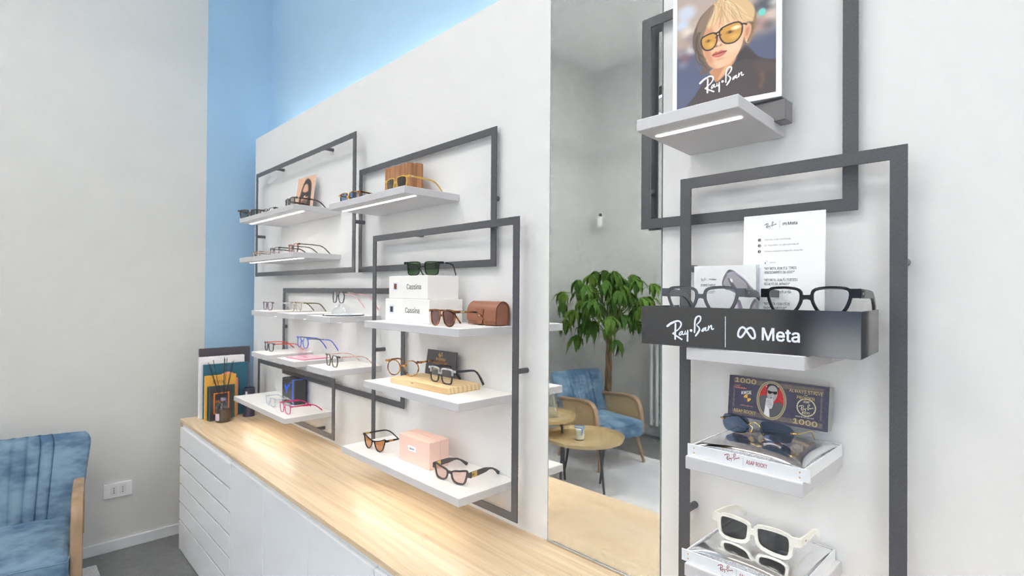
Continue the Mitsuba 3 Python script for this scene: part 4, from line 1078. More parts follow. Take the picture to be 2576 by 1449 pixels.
# white trays with chrome cushions
def tray(label, cushion_label, x0, x1, y0, y1, z, h, over, base_lo):
    k = thing('display_tray', label, 'display tray')
    part(k, 'front_plate', cbox(x0, x1, y0, y0 + 0.0022, z, z + h, 0.0003), 'm_lacquer')
    part(k, 'side_wall', cbox(x1 - 0.0085, x1 - 0.0063, y0 + 0.0022, y1, z, z + h, 0.0003), 'm_lacquer')
    part(k, 'side_wall', cbox(x0 + 0.0063, x0 + 0.0085, y0 + 0.0022, y1, z, z + h, 0.0003), 'm_lacquer')
    part(k, 'back_wall', cbox(x0 + 0.0085, x1 - 0.0085, y1 - 0.0022, y1, z, z + h, 0.0003), 'm_lacquer')
    part(k, 'floor', cbox(x0 + 0.0085, x1 - 0.0085, y0 + 0.0022, y1 - 0.0022, z + 0.0002, z + h * 0.55, 0.0002), 'm_lacquer')
    for x in (x0 + 0.0105, x1 - 0.0125):
        for dz_ in (h * 0.30, h * 0.70):
            part(k, 'rivet', at(lathe([(0.0012, 0), (0.0012, 0.0003), (0.0008, 0.0006), (0.0001, 0.0007)], 14), FACE @ np.eye(4)).apply_translation([x, y0 + 0.0001, z + dz_]), 'm_metal', '#d8b469', smooth=30, label='brass rivet')
    w = x1 - x0
    part(k, 'script_lettering', at(at(logo(SCRIPT, 0.0225, 0.0001), FACE), mat(x0 + w * 0.335, y0 - 0.00002, z + h * 0.30)), 'm_satin', '#8d3040', label='red script lettering')
    part(k, 'divider', cbox(x0 + w * 0.492, x0 + w * 0.4935, y0 - 0.0002, y0 + 0.0001, z + h * 0.18, z + h * 0.92, 0.00004), 'm_satin', '#8a8088')
    part(k, 'lettering', at(at(text('ASAP ROCKY', 0.0052, 0.0001, True, 0.62), FACE), mat(x0 + w * 0.518, y0 - 0.00002, z + h * 0.40)), 'm_satin', '#97404c', label='red lettering')
    # cushion
    c = thing('chrome_cushion', cushion_label, 'cushion')
    n = 56
    gx, gy = np.meshgrid(np.linspace(-1, 1, n), np.linspace(-1, 1, n))
    ax, ay = (x1 - x0) / 2 - 0.0087, (y1 - y0) / 2 - 0.004
    mx, my = (x0 + x1) / 2, (y0 + y1) / 2
    pinch = lambda a, b: a * (1 - 0.055 * (1 - b ** 2))
    px, py = mx + ax * pinch(gx, gy), my + ay * pinch(gy, gx)
    rim = 0.0045 * (1 - gx ** 2) + 0.001 * (1 - gy ** 2)
    dome = over * ((1 - gx ** 4) * (1 - gy ** 2)) ** 0.62
    up = z + h - 0.0015 + rim + dome
    lo = z + h * 0.56 + 0.0 * dome
    lo = np.where((np.abs(gx) == 1) | (np.abs(gy) == 1), up, lo)
    v = np.vstack([np.stack([px, py, up], -1).reshape(-1, 3), np.stack([px, py, lo], -1).reshape(-1, 3)])
    i, j = np.meshgrid(np.arange(n - 1), np.arange(n - 1), indexing='ij')
    q = np.stack([i * n + j, i * n + j + 1, (i + 1) * n + j + 1, (i + 1) * n + j], -1).reshape(-1, 4)
    f = np.vstack([q[:, [0, 1, 2]], q[:, [0, 2, 3]]])
    m_ = trimesh.Trimesh(v[:n * n], f, process=False)
    part(c, 'cover', m_, 'm_chrome', smooth=True)
    edge = [(px[0, a], py[0, a], up[0, a]) for a in range(n)] + [(px[a, -1], py[a, -1], up[a, -1]) for a in range(1, n)] + [(px[-1, a], py[-1, a], up[-1, a]) for a in range(n - 2, -1, -1)] + [(px[a, 0], py[a, 0], up[a, 0]) for a in range(n - 2, 0, -1)]
    part(c, 'seam', tube(np.array(edge + edge[:1]), 0.0007, 6, False), 'm_chrome', smooth=True)
    sk = np.array(edge + edge[:1])
    rings = np.stack([sk, np.column_stack([sk[:, 0], sk[:, 1], np.full(len(sk), z + h * 0.57)])], 1)
    part(c, 'side', skin(rings, cap=False), 'm_chrome')
    return k


tray('white tray with brass rivets under the rimless sunglasses', 'shiny chrome cushion under the rimless sunglasses', -0.3952, -0.2255, -0.1745, -0.006, 0.9155, 0.0172, 0.0105, 0)
tray('white tray with brass rivets under the white sunglasses at the bottom right', 'shiny chrome cushion under the white sunglasses', -0.4040, -0.2345, -0.1745, -0.006, 0.7542, 0.0172, 0.0105, 0)

# bundle of printed notes behind the rimless sunglasses
k = thing('note_bundle', 'thick dark bundle of printed notes with an oval portrait behind the rimless sunglasses', 'note bundle')
NW, NH = 0.1500, 0.0668
NP = mat(-0.3930, -0.0400, 0.9560, math.radians(1.0), math.radians(-5), math.radians(0.8))
part(k, 'stack', at(cbox(0.0003, NW - 0.0003, 0.0008, 0.0230, 0.0003, NH - 0.0003, 0.0006), NP), 'm_matte', '#9a9c98', label='grey paper edges')
m, st = card_mesh(NW, NH, 250, 116)
pt = Paint(st, (66, 64, 84))
hh_ = NH / NW
for a_, b_, c_, d_ in ((0.05, hh_ - 0.075, 0.95, hh_ - 0.025), (0.05, 0.025, 0.95, 0.075), (0.05, 0.10, 0.066, hh_ - 0.10), (0.925, 0.10, 0.941, hh_ - 0.10)):
    pt.poly([(a_, b_), (c_, b_), (c_, d_), (a_, d_)], '#6f675e', 0.006, .8)
fb = meshkit.fbm(np.column_stack([st * 60, np.zeros(len(st))]), 3, 2)
pt.c = pt.c * (0.86 + 0.28 * fb)[:, None]
pt.oval(0.455, hh_ / 2 + 0.005, 0.152, 0.205, '#a09479', 0.004)
pt.oval(0.455, hh_ / 2 + 0.005, 0.140, 0.192, '#6c6552', 0.003)
pt.oval(0.455, hh_ / 2 + 0.005, 0.131, 0.184, '#cbbd9a', 0.003)
inside = pt.c.copy()
ov = Paint(st, (176, 44, 48))
for a_ in np.arange(0, 2 * PI, 0.35):
    ov.line([(0.455 + 0.03 * math.cos(a_), 0.30 + 0.03 * math.sin(a_)), (0.455 + 0.10 * math.cos(a_), 0.30 + 0.10 * math.sin(a_)), (0.455 + 0.2 * math.cos(a_), 0.30 + 0.2 * math.sin(a_))], 0.006, '#8e2430', 0.004, .6)
ov.poly([(0.30, 0.0), (0.33, 0.24), (0.41, 0.27), (0.47, 0.2), (0.55, 0.22), (0.60, 0.12), (0.62, 0.0)], '#55555a', 0.006, 1, 4)
ov.poly([(0.38, 0.02), (0.405, 0.25), (0.43, 0.24), (0.45, 0.0)], '#e8e6e4', 0.005, 1)
ov.poly([(0.415, 0.25), (0.41, 0.32), (0.42, 0.385), (0.46, 0.405), (0.50, 0.39), (0.515, 0.32), (0.505, 0.26), (0.475, 0.215), (0.44, 0.215)], '#a5a3a4', 0.004, 1, 5)
ov.poly([(0.405, 0.31), (0.41, 0.39), (0.43, 0.425), (0.48, 0.43), (0.52, 0.40), (0.522, 0.32), (0.507, 0.36), (0.48, 0.385), (0.44, 0.38), (0.415, 0.35)], '#2b2b30', 0.005, 1, 4)
ov.poly([(0.417, 0.33), (0.46, 0.322), (0.508, 0.328), (0.505, 0.30), (0.48, 0.298), (0.463, 0.31), (0.445, 0.297), (0.422, 0.302)], '#17171b', 0.003, 1, 3)
ov.oval(0.462, 0.257, 0.016, 0.006, '#5c4a4c', 0.004)
ov.poly([(0.40, 0.20), (0.42, 0.24), (0.455, 0.245), (0.468, 0.28), (0.474, 0.28), (0.472, 0.235), (0.478, 0.20), (0.46, 0.14), (0.42, 0.15)], '#c6c4c5', 0.004, 1, 4)
for q_ in ((0.425, 0.225), (0.43, 0.205), (0.435, 0.185)):
    ov.line([(q_[0] - 0.015, q_[1]), q_, (q_[0] + 0.03, q_[1] - 0.008)], 0.003, '#6d6b6e', 0.003)
for q_ in ((0.40, 0.37), (0.412, 0.40), (0.44, 0.425), (0.497, 0.415), (0.515, 0.385)):
    ov.oval(q_[0], q_[1], 0.004, 0.008, '#f0efee', 0.003)
q_ = pt.p - [0.455, hh_ / 2 + 0.005]
a_ = np.clip(0.5 - (np.hypot(q_[:, 0] / 0.126, q_[:, 1] / 0.178) - 1) * 0.126 / 0.006, 0, 1)[:, None]
pt.c = pt.c * (1 - a_) + ov.c * a_
c_ = (0.205, 0.215)
d_ = np.hypot(pt.p[:, 0] - c_[0], pt.p[:, 1] - c_[1])
pt.lay(d_ - 0.043, '#4a4858', 0.003)
quad = (pt.p[:, 0] - c_[0]) * (pt.p[:, 1] - c_[1]) < 0
pt.lay(np.where(quad, d_ - 0.040, 1.0), '#e0aa45', 0.003)
part(k, 'print', at(m, NP), 'm_satin', pt.colors())


def gold(s, x, z, h, sq=0.9, col='#b3a076', bold=True, rot=0.0):
    t = at(text(s, h, 0.00015, bold, sq, 'c'), FACE)
    part(k, 'print_line', at(t, NP @ mat(x, -0.0002, z) @ trimesh.transformations.rotation_matrix(-rot, [0, 1, 0])), 'm_satin', col)


gold('1000', 0.0260, NH - 0.0105, 0.0075, 1.35)
gold('1000', 0.1180, 0.0050, 0.0075, 1.35)
gold('ASAP', 0.0150, NH - 0.0170, 0.0024, 0.9, '#d98a80')
gold('WORLDWIDE', 0.0195, NH - 0.0205, 0.0024, 0.9, '#d98a80')
gold('AWGE', 0.0290, NH - 0.0285, 0.0052, 0.8, '#ecebe8', True, 0.16)
gold('LIMITED EDITION', 0.0300, 0.0185, 0.0018, 0.9, '#c98a80')
gold('ASAP ROCKY', 0.0275, 0.0070, 0.0055, 0.75)
gold('ALWAYS STRIVE', 0.1180, NH - 0.0145, 0.0050, 0.85)
gold('AND', 0.1180, NH - 0.0180, 0.0020, 0.9)
gold('PROSPER', 0.1180, NH - 0.0235, 0.0045, 0.9)
gold('SHOW ME YOU BELIEVE', 0.1175, 0.0155, 0.0018, 0.9, '#cfc6b4')
SP = NP @ mat(0.1195, -0.0002, 0.0315)
part(k, 'seal_ring', at(at(extrude(unary_union([Point(0, 0).buffer(0.0136).difference(Point(0, 0).buffer(0.0128))] + [Point(0.0122 * math.cos(a), 0.0122 * math.sin(a)).buffer(0.0006) for a in np.arange(40) * PI / 20]), 0.00015), FACE), SP), 'm_satin', '#d9cda8', label='round gold seal')
part(k, 'seal_script', at(at(logo(SCRIPT, 0.0210, 0.00015), FACE), SP @ mat(-0.0105, 0, -0.0062)), 'm_satin', '#d9cda8')
for s_, z_, r_ in (('ASAP', 0.0068, 0.12), ('ROCKY', -0.0100, -0.05)):
    part(k, 'seal_lettering', at(at(text(s_, 0.0034, 0.00015, True, 0.7, 'c'), FACE), SP @ mat(0, 0, z_)), 'm_satin', '#d9cda8')
# ------------------------------------------------------------------ things standing on the far end of the worktop
def book(label, x, y0, y1, h, t, cover, pages='#ece6da', rz=0.0, lean=0.0, cat='book', extra=None, spine=True):
    """A book standing with its front cover facing +x; y0 is the edge near the room."""
    k = thing('book', label, cat)
    w = y1 - y0
    P = mat(x, y0, WT, rz) @ trimesh.transformations.rotation_matrix(lean, [0, 1, 0])
    c = 0.0012
    part(k, 'front_cover', at(cbox(-c, 0, 0, w, 0, h, 0.0004), P), 'm_satin', cover)
    part(k, 'back_cover', at(cbox(-t, -t + c, 0, w, 0, h, 0.0004), P), 'm_satin', cover)
    part(k, 'pages', at(cbox(-t + c, -c, 0.0015, w - 0.002, 0.002, h - 0.002, 0.0003), P), 'm_matte', pages)
    if spine:
        part(k, 'spine', at(cbox(-t, 0, -c, 0, 0, h, 0.0004), P), 'm_satin', cover)
    if extra:
        extra(k, P, w)
    return k


TURN = trimesh.transformations.rotation_matrix(PI / 2, [0, 0, 1])     # drawings facing -y turned to face +x


def cover_art(items):
    def fn(k, P, w):
        for nm, mesh, y, z, col, lab in items:
            part(k, nm, at(at(at(mesh, FACE), TURN), P @ mat(0.0003, y, z)), 'm_satin', col, label=lab)
    return fn


book('large charcoal folder at the back of the books on the worktop', -2.735, -0.260, -0.042, 0.309, 0.008, '#4d4a50', '#d9cfc0')
book('beige book mostly hidden behind the white book', -2.712, -0.255, -0.100, 0.270, 0.012, '#e5dccb')
book('white book standing behind the teal book', -2.687, -0.269, -0.082, 0.2745, 0.020, '#f1f0f3', rz=0.0)
book('coral book showing only a thin edge behind the teal book', -2.6795, -0.215, -0.0625, 0.236, 0.006, '#e58a72')
book('large teal blue book between the white and the yellow book', -2.669, -0.258, -0.068, 0.2425, 0.009, '#2f6277')
book('round topped coral picture board peeking over the yellow book', -2.650, -0.225, -0.120, 0.175, 0.004, '#e59a7f', cat='card', spine=False,
     extra=cover_art([('round_top', extrude(Point(0, 0).buffer(0.036), 0.003), 0.060, 0.170, '#ef9a86', 'round coral top')]))
book('yellow book behind the dark book with the orange frame', -2.632, -0.260, -0.134, 0.1960, 0.014, '#e2a94a', extra=cover_art([('title', text('Eva', 0.018, 0.0004, False, 1.1), 0.028, 0.160, '#8c6a3a', None)]))
book('dark green book just showing above the dark book', -2.6280, -0.252, -0.140, 0.1500, 0.0032, '#2f5a50')
_fr = sbox(0.014, 0.028, 0.080, 0.122).difference(sbox(0.0195, 0.0335, 0.0745, 0.1165))
book('dark grey book with an orange square frame and lettering behind the diffuser', -2.603, -0.248, -0.152, 0.1470, 0.011, '#3f4046', rz=math.radians(6), extra=cover_art([('frame_print', extrude(_fr, 0.0004), 0, 0, '#e07f2e', 'orange square frame'),
     ('title', text('HOME', 0.011, 0.0004, True, 1.0), 0.022, 0.078, '#e07f2e', 'orange lettering'), ('orange_bar', extrude(sbox(0.068, 0.006, 0.080, 0.028), 0.0004), 0, 0, '#9c5a2a', None)]))

k = thing('reed_diffuser', 'round dark glass reed diffuser with black reeds in front of the books', 'reed diffuser')
BX, BY = -2.5685, -0.205
prof = [(0.001, 0.0), (0.027, 0.0), (0.0305, 0.003), (0.0310, 0.010), (0.0310, 0.055), (0.0305, 0.066), (0.027, 0.077), (0.018, 0.087), (0.0105, 0.091), (0.0095, 0.097), (0.0095, 0.106), (0.0105, 0.107)]
part(k, 'bottle', lathe(prof[1:] + [(0.0085, 0.107), (0.0085, 0.096)], 44, (BX, BY, WT)), 'm_glass', smooth=40)
part(k, 'liquid', lathe([(0.001, 0.0035), (0.0285, 0.0040), (0.0293, 0.012), (0.0293, 0.054), (0.001, 0.0545)], 44, (BX, BY, WT)), 'm_satin', '#3f3226', smooth=40, label='dark brown liquid')
lb = skin([[(BX + 0.0313 * math.cos(a), BY + 0.0313 * math.sin(a), WT + z) for a in np.linspace(-1.5, -0.75, 12)] for z in (0.010, 0.040)], cap=False)
part(k, 'label', lb, 'm_satin', '#d3bfce', smooth=True, label='pale pink label')
part(k, 'collar', lathe([(0.0098, 0.093), (0.0112, 0.093), (0.0112, 0.104), (0.0098, 0.104)], 32, (BX, BY, WT)), 'm_satin', '#8f87a6', smooth=40)
for dx, dy, h in ((0.0, 0.003, 0.282), (0.006, 0.012, 0.279), (-0.004, 0.006, 0.275), (0.002, -0.062, 0.264), (0.004, -0.056, 0.258), (-0.006, -0.040, 0.273), (-0.002, 0.042, 0.266), (0.005, 0.034, 0.262), (0.008, 0.002, 0.268)):
    part(k, 'reed', cyl([BX + dx * -0.1, BY - dy * 0.12, WT + 0.030], [BX + dx, BY + dy, WT + h], 0.0013, n=8), 'm_satin', '#26262a')

k = thing('candle_jar', 'dark navy cylindrical candle jar right of the diffuser', 'candle')
part(k, 'jar', lathe([(0.001, 0), (0.0235, 0.0), (0.0248, 0.002), (0.0248, 0.128), (0.0240, 0.1305), (0.0215, 0.1305), (0.0215, 0.112), (0.001, 0.112)], 40, (-2.604, -0.0865, WT)), 'm_satin', '#34374a', smooth=40)
lb = skin([[(-2.604 + 0.0252 * math.cos(a), -0.0865 + 0.0252 * math.sin(a), WT + z) for a in np.linspace(-0.95, -0.60, 8)] for z in (0.096, 0.116)], cap=False)
part(k, 'label', lb, 'm_satin', '#cfd0d6', smooth=True, label='tiny pale label')

# wall socket
k = thing('wall_socket', 'white double power socket on the grey wall', 'socket')
SP = mat(X0, -0.580, 0.2350) @ TURN
part(k, 'plate', at(bevel(sbox(0.003, 0.003, 0.100, 0.061).buffer(0.003), 0.008, 0.0015), FACE).apply_transform(SP), 'm_satin', '#eeeef0')
for x in (0.036, 0.068):
    part(k, 'outlet', at(at(extrude(sbox(x - 0.0125, 0.012, x + 0.0125, 0.052), 0.0012), FACE), SP @ mat(0, -0.008, 0)), 'm_satin', '#e4e4e7')
    for z in (0.022, 0.032, 0.042):
        part(k, 'hole', at(at(extrude(Point(x, z).buffer(0.0026), 0.0006), FACE), SP @ mat(0, -0.0093, 0)), 'm_matte', '#77787c')
# ------------------------------------------------------------------ the seating corner (seen directly at the left edge and in the mirror)
def _velvet(p, n, uv):
    a = mikit.fbm(p.x * 9 + 3.0, p.y * 9, p.z * 9, 4)
    b = mikit.fbm(p.x * 30, p.y * 30, p.z * 60, 2)
    c = mikit.mix((0.068, 0.132, 0.225), (0.20, 0.30, 0.40), mikit.smoothstep(0.3, 0.72, a * 0.75 + b * 0.25))
    return c


scene['m_velvet'] = principled(mikit.proc(_velvet), 0.75, 0.25, sheen=0.6, sheen_tint=0.5)


def _beech(p, n, uv):
    v = mikit.fbm(p.x * 25, p.y * 25, p.z * 8, 3)
    return mikit.mix((0.25, 0.155, 0.09), (0.41, 0.28, 0.18), v)


scene['m_beech'] = principled(mikit.proc(_beech), 0.42, 0.45)


def _cane(p, n, uv):
    q = 0.5 + 0.25 * dr.sin(p.x * 1100 + p.y * 500) + 0.25 * dr.sin(p.z * 1100)
    return mikit.mix((0.42, 0.27, 0.13), (0.72, 0.54, 0.32), q)


scene['m_cane'] = principled(mikit.proc(_cane), 0.6, 0.3)


def soft_block(x0, x1, y0, y1, z0, z1, r, crown=0.0, n=26):
    """An upholstered block: a rounded box whose top bulges."""
    pts = []
    for cx in (x0 + r, x1 - r):
        for cy in (y0 + r, y1 - r):
            for cz in (z0 + r, z1 - r):
                s = trimesh.creation.icosphere(2, r)
                pts.append(np.asarray(s.vertices) + [cx, cy, cz])
    m = tm(m3.Manifold.hull_points(np.vstack(pts)).refine_to_length(0.02))
    v = np.array(m.vertices)
    u = np.clip((v[:, 0] - x0) / (x1 - x0), 0, 1)
    w = np.clip((v[:, 1] - y0) / (y1 - y0), 0, 1)
    top = np.clip((v[:, 2] - z0) / (z1 - z0), 0, 1)
    v[:, 2] += crown * 16 * u * (1 - u) * w * (1 - w) * top
    return trimesh.Trimesh(v, m.faces, process=False)


def armchair(label, x, y, rz):
    k = thing('armchair', label, 'armchair', None)
    P = mat(x, y, 0.0082, rz)
    seat = soft_block(-0.185, 0.245, -0.180, 0.180, 0.185, 0.292, 0.022, 0.012)
    part(k, 'seat', at(seat, P), 'm_velvet', smooth=True)
    sq = np.array([(0.2430, -0.160, 0.272), (0.2455, -0.1, 0.276), (0.2465, 0.0, 0.277), (0.2455, 0.1, 0.276), (0.2430, 0.160, 0.272), (0.225, 0.179, 0.272), (0.05, 0.1805, 0.275), (-0.15, 0.179, 0.272)])
    part(k, 'piping', at(tube(spline(sq, 6), 0.0028, 6), P), 'm_velvet', smooth=True)
    # back rest: a tilted cushion with vertical channels in its middle
    ns, nt = 200, 24
    s, t = np.meshgrid(np.linspace(-1, 1, ns), np.linspace(0, 1, nt))
    half = (0.204 + 0.034 * t ** 1.2) * (1 - 0.10 * np.clip((t - 0.82) / 0.18, 0, 1) ** 3)
    edge = np.sqrt(np.clip(1 - np.abs(s) ** 8, 0, 1)) * np.sqrt(np.clip(1 - np.abs(2 * t - 1) ** 10, 0, 1))
    ch = np.where(np.abs(s) < 0.52, np.abs(np.sin((s + 0.52) / 1.04 * 6 * PI)) ** 0.4, 1.0)
    groove = 0.015 * (1 - ch)
    fz = 0.262 + 0.318 * t
    lean = -0.165 - 0.125 * t + 0.020 * s ** 2
    xf = lean + 0.030 * edge - groove
    xb = lean - 0.034 * edge
    front = np.stack([xf, s * half, fz], -1).reshape(-1, 3)
    back = np.stack([xb, s * half, fz], -1).reshape(-1, 3)
    i, j = np.meshgrid(np.arange(nt - 1), np.arange(ns - 1), indexing='ij')
    q = np.stack([i * ns + j, i * ns + j + 1, (i + 1) * ns + j + 1, (i + 1) * ns + j], -1).reshape(-1, 4)
    N = ns * nt
    f = np.vstack([q[:, [0, 1, 2]], q[:, [0, 2, 3]], (q + N)[:, [0, 2, 1]], (q + N)[:, [0, 3, 2]]])
    rim = np.concatenate([np.arange(ns), np.arange(1, nt) * ns + ns - 1, (nt - 1) * ns + np.arange(ns - 2, -1, -1), np.arange(nt - 2, 0, -1) * ns])
    r2 = np.roll(rim, -1)
    f = np.vstack([f, np.stack([rim, r2 + N, r2], 1), np.stack([rim, rim + N, r2 + N], 1)])
    bm = trimesh.Trimesh(np.vstack([front, back]), f, process=False)
    part(k, 'backrest', at(bm, P), 'm_velvet', smooth=50)
    for sy in (-1, 1):
        yy = sy * 0.198
        path = spline([(-0.188, yy, 0.20), (-0.215, yy, 0.35), (-0.205, yy, 0.402), (-0.12, yy, 0.414), (0.03, yy, 0.428), (0.115, yy, 0.426), (0.165, yy, 0.402), (0.187, yy, 0.35), (0.200, yy, 0.28), (0.205, yy, 0.20)], 8)
        part(k, 'arm_frame', at(strap(path, 0.034, 0.020, [0, 1, 0], 10, 0.4), P), 'm_beech', smooth=60)
        pl = [(-0.175, 0.21)] + [(a + 0.010 * (1 if a < -0.1 else -1 if a > 0.1 else 0), b - 0.008) for a, _, b in path if b > 0.24][::4] + [(0.188, 0.21)]
        cp = extrude(Polygon(pl), 0.004).apply_transform(FACE)
        part(k, 'cane_panel', at(cp.apply_translation([0, yy + 0.002, 0]), P), 'm_cane', label='woven cane panel')
        for sx, ax_, bx in ((1, 0.185, 0.222), (-1, -0.150, -0.205)):
            part(k, 'leg', at(tube([(ax_, sy * 0.160, 0.195), (bx, sy * 0.200, 0.0)], [0.0155, 0.0085], 16), P), 'm_beech', smooth=40)
    part(k, 'seat_frame', at(cbox(-0.18, 0.20, -0.176, 0.176, 0.178, 0.192, 0.004), P), 'm_beech')
    return k


armchair('blue velvet armchair at the left edge standing against the grey wall', -2.490, -0.905, math.radians(-6))
armchair('blue velvet armchair seen in the mirror in front of the plant', -2.238, -2.100, math.radians(12))

# round side tables
def side_table(label, x, y, z, r, feet):
    k = thing('side_table', label, 'side table')
    part(k, 'tray_top', lathe([(0.001, z - 0.010), (r * 0.55, z - 0.010), (r * 0.96, z - 0.008), (r, z + 0.010), (r + 0.003, z + 0.010), (r * 0.985, z - 0.011), (r * 0.55, z - 0.014), (0.001, z - 0.014)][::-1], 64, (x, y, 0)), 'm_bronze', smooth=30)
    for a, b in feet:
        d = np.array([a - x, b - y])
        d = d / np.linalg.norm(d)
        part(k, 'leg', tube([(x + d[0] * r * 0.62, y + d[1] * r * 0.62, z - 0.012), (a, b, 0.0085)], [0.009, 0.006], 14), 'm_satin', '#3d4046', smooth=40)


def _bronze(p, n, uv):
    v = mikit.fbm(p.x * 12, p.y * 12, p.z * 12, 3)
    return mikit.mix((0.46, 0.33, 0.16), (0.66, 0.51, 0.29), v)


scene['m_bronze'] = principled(mikit.proc(_bronze), 0.45, 0.5, 0.35)
side_table('front round bronze side table in the mirror with a candle on it', -1.985, -1.600, 0.300, 0.235, [(-1.802, -1.556), (-1.939, -1.700), (-2.200, -1.674), (-2.040, -1.450)])
side_table('rear round bronze side table at the mirror edge with a glass vase', -2.270, -1.545, 0.385, 0.205, [(-2.36, -1.44), (-2.38, -1.66), (-2.13, -1.60)])
k = thing('candle', 'white candle in a glass with a blue ribbon on the bronze table', 'candle')
cx_, cy_ = -1.985, -1.560
part(k, 'wax', lathe([(0.001, 0.006), (0.025, 0.006), (0.025, 0.060), (0.001, 0.060)], 32, (cx_, cy_, 0.2905)), 'm_satin', '#f6f4ee', smooth=40)
part(k, 'glass', lathe([(0.001, 0.0), (0.029, 0.0), (0.029, 0.080), (0.0275, 0.080), (0.0275, 0.004), (0.001, 0.004)], 32, (cx_, cy_, 0.2902)), 'm_glass', smooth=40)
part(k, 'ribbon', M(ring_tube((cx_, cy_, 0.366), 0.030, 0.030, 0.003, 32, 6), tube(spline([(cx_ + 0.026, cy_ + 0.016, 0.366), (cx_ + 0.036, cy_ + 0.018, 0.352), (cx_ + 0.034, cy_ + 0.024, 0.325)], 5), 0.004, 6)), 'm_satin', '#5f8fc8', smooth=True, label='blue ribbon')
k = thing('vase', 'small clear glass vase on the rear bronze table', 'vase')
part(k, 'glass', lathe([(0.001, 0), (0.040, 0.0), (0.046, 0.02), (0.040, 0.07), (0.022, 0.12), (0.020, 0.15), (0.024, 0.165), (0.022, 0.165), (0.018, 0.15), (0.020, 0.12), (0.038, 0.07), (0.043, 0.02), (0.037, 0.004), (0.001, 0.004)], 36, (-2.245, -1.600, 0.3757)), 'm_glass', smooth=40)

# rug
def _rug(p, n, uv):
    a = mikit.fbm(p.x * 3, p.y * 3, 1.0, 4)
    b = mikit.noise(p.x * 180, p.y * 180, 2.0)
    c = mikit.mix((0.50, 0.51, 0.54), (0.70, 0.70, 0.70), mikit.smoothstep(0.35, 0.7, a))
    return c * (0.85 + 0.3 * b)


scene['m_rug'] = principled(mikit.proc(_rug), 0.95, 0.05)
solo('rug', 'pale grey rug under the armchairs and side tables', 'rug', cbox(-2.81, -0.75, -2.37, -0.615, 0.0005, 0.008, 0.002), 'm_rug')

# radiator on the front wall
k = thing('radiator', 'white column radiator on the grey wall seen in the mirror', 'radiator')
for i in range(12):
    x = -2.268 + 0.0515 * i
    for dy in (0.0, -0.045):
        part(k, 'column', tube([(x, -2.815 + dy, 0.115), (x, -2.815 + dy, 0.93)], 0.0155, 14), 'm_satin', '#d6d7d9', smooth=40)
for z in (0.14, 0.905):
    part(k, 'header', tube([(-2.29, -2.8375, z), (-1.68, -2.8375, z)], 0.020, 14), 'm_satin', '#d6d7d9', smooth=40)
for x in (-2.1, -1.85):
    part(k, 'bracket', cbox(x - 0.01, x + 0.01, YF + 0.0005, -2.85, 0.80, 0.82), 'm_satin', '#d6d7d9')

# camera device in the corner
k = thing('security_camera', 'small white capsule shaped security camera in the wall corner', 'security camera')
DP = mat(-2.812, -2.862, 1.725, math.radians(135))
cap = tm(m3.Manifold.hull_points(np.vstack([np.asarray(trimesh.creation.icosphere(3, 0.026).vertices) * [1, 0.6, 1] + [0, 0, z] for z in (0.026, 0.112)])))
part(k, 'body', at(cap, DP), 'm_satin', '#eeeeee', smooth=True)
part(k, 'lens', at(at(lathe([(0.013, 0), (0.013, 0.006), (0.009, 0.009), (0.001, 0.010)], 24), FACE), DP @ mat(0, -0.0125, 0.112)), 'm_gloss', '#141416', smooth=30, label='black round lens')
part(k, 'mount', at(cyl([0, 0.012, 0.07], [0, 0.075, 0.07], 0.010, n=16), DP), 'm_satin', '#e6e6e6', smooth=40)

# pendant ring lamp
k = thing('pendant_lamp', 'large black ring pendant lamp with a glowing inside, seen in the mirror', 'pendant lamp')
RX, RY, RZ, RR = -1.515, -2.24, 2.32, 0.40
part(k, 'ring', lathe([(RR - 0.004, 0.0), (RR, 0.0), (RR, 0.055), (RR - 0.030, 0.055), (RR - 0.030, 0.050), (RR - 0.004, 0.050)], 72, (RX, RY, RZ)) if False else skin([[(RX + r * math.cos(a), RY + r * math.sin(a), RZ + z) for r, z in [(RR - 0.004, 0.0), (RR, 0.0), (RR, 0.055), (RR - 0.032, 0.055), (RR - 0.032, 0.050), (RR - 0.004, 0.050)]] for a in np.arange(72) * PI / 36], closed=True), 'm_satin', '#2c2c2f', smooth=35)
part(k, 'diffuser', skin([[(RX + r * math.cos(a), RY + r * math.sin(a), RZ + z) for r, z in [(RR - 0.0045, 0.002), (RR - 0.0045, 0.0495), (RR - 0.030, 0.0495), (RR - 0.030, 0.006), (RR - 0.026, 0.002)]] for a in np.arange(72) * PI / 36], closed=True), 'm_white', emitter=emit((1.0, 0.97, 0.92), RING_GAIN), label='glowing inner ring')
for a in (0.5, 2.6, 4.7):
    part(k, 'cable', cyl([RX + (RR - 0.016) * math.cos(a), RY + (RR - 0.016) * math.sin(a), RZ + 0.055], [RX + 0.03 * math.cos(a), RY + 0.03 * math.sin(a), ZC - 0.02], 0.0012, n=6), 'm_satin', '#2c2c2f')
part(k, 'canopy', lathe([(0.001, 0), (0.06, 0), (0.06, 0.02), (0.001, 0.02)], 32, (RX, RY, ZC - 0.0205)), 'm_satin', '#2c2c2f', smooth=35)

# potted plant in the corner
k = thing('potted_plant', 'tall money tree with hand shaped green leaves in the room corner behind the armchair', 'plant')
PX, PY = -2.440, -2.490
part(k, 'pot', lathe([(0.001, 0.0005), (0.10, 0.0005), (0.135, 0.24), (0.125, 0.24), (0.12, 0.22), (0.001, 0.22)], 40, (PX - 0.03, PY - 0.02, 0)), 'm_matte', '#6b6d70', smooth=35)
part(k, 'soil', lathe([(0.001, 0.2205), (0.118, 0.2205), (0.118, 0.226), (0.001, 0.226)], 30, (PX - 0.03, PY - 0.02, 0)), 'm_matte', '#3a2f27')


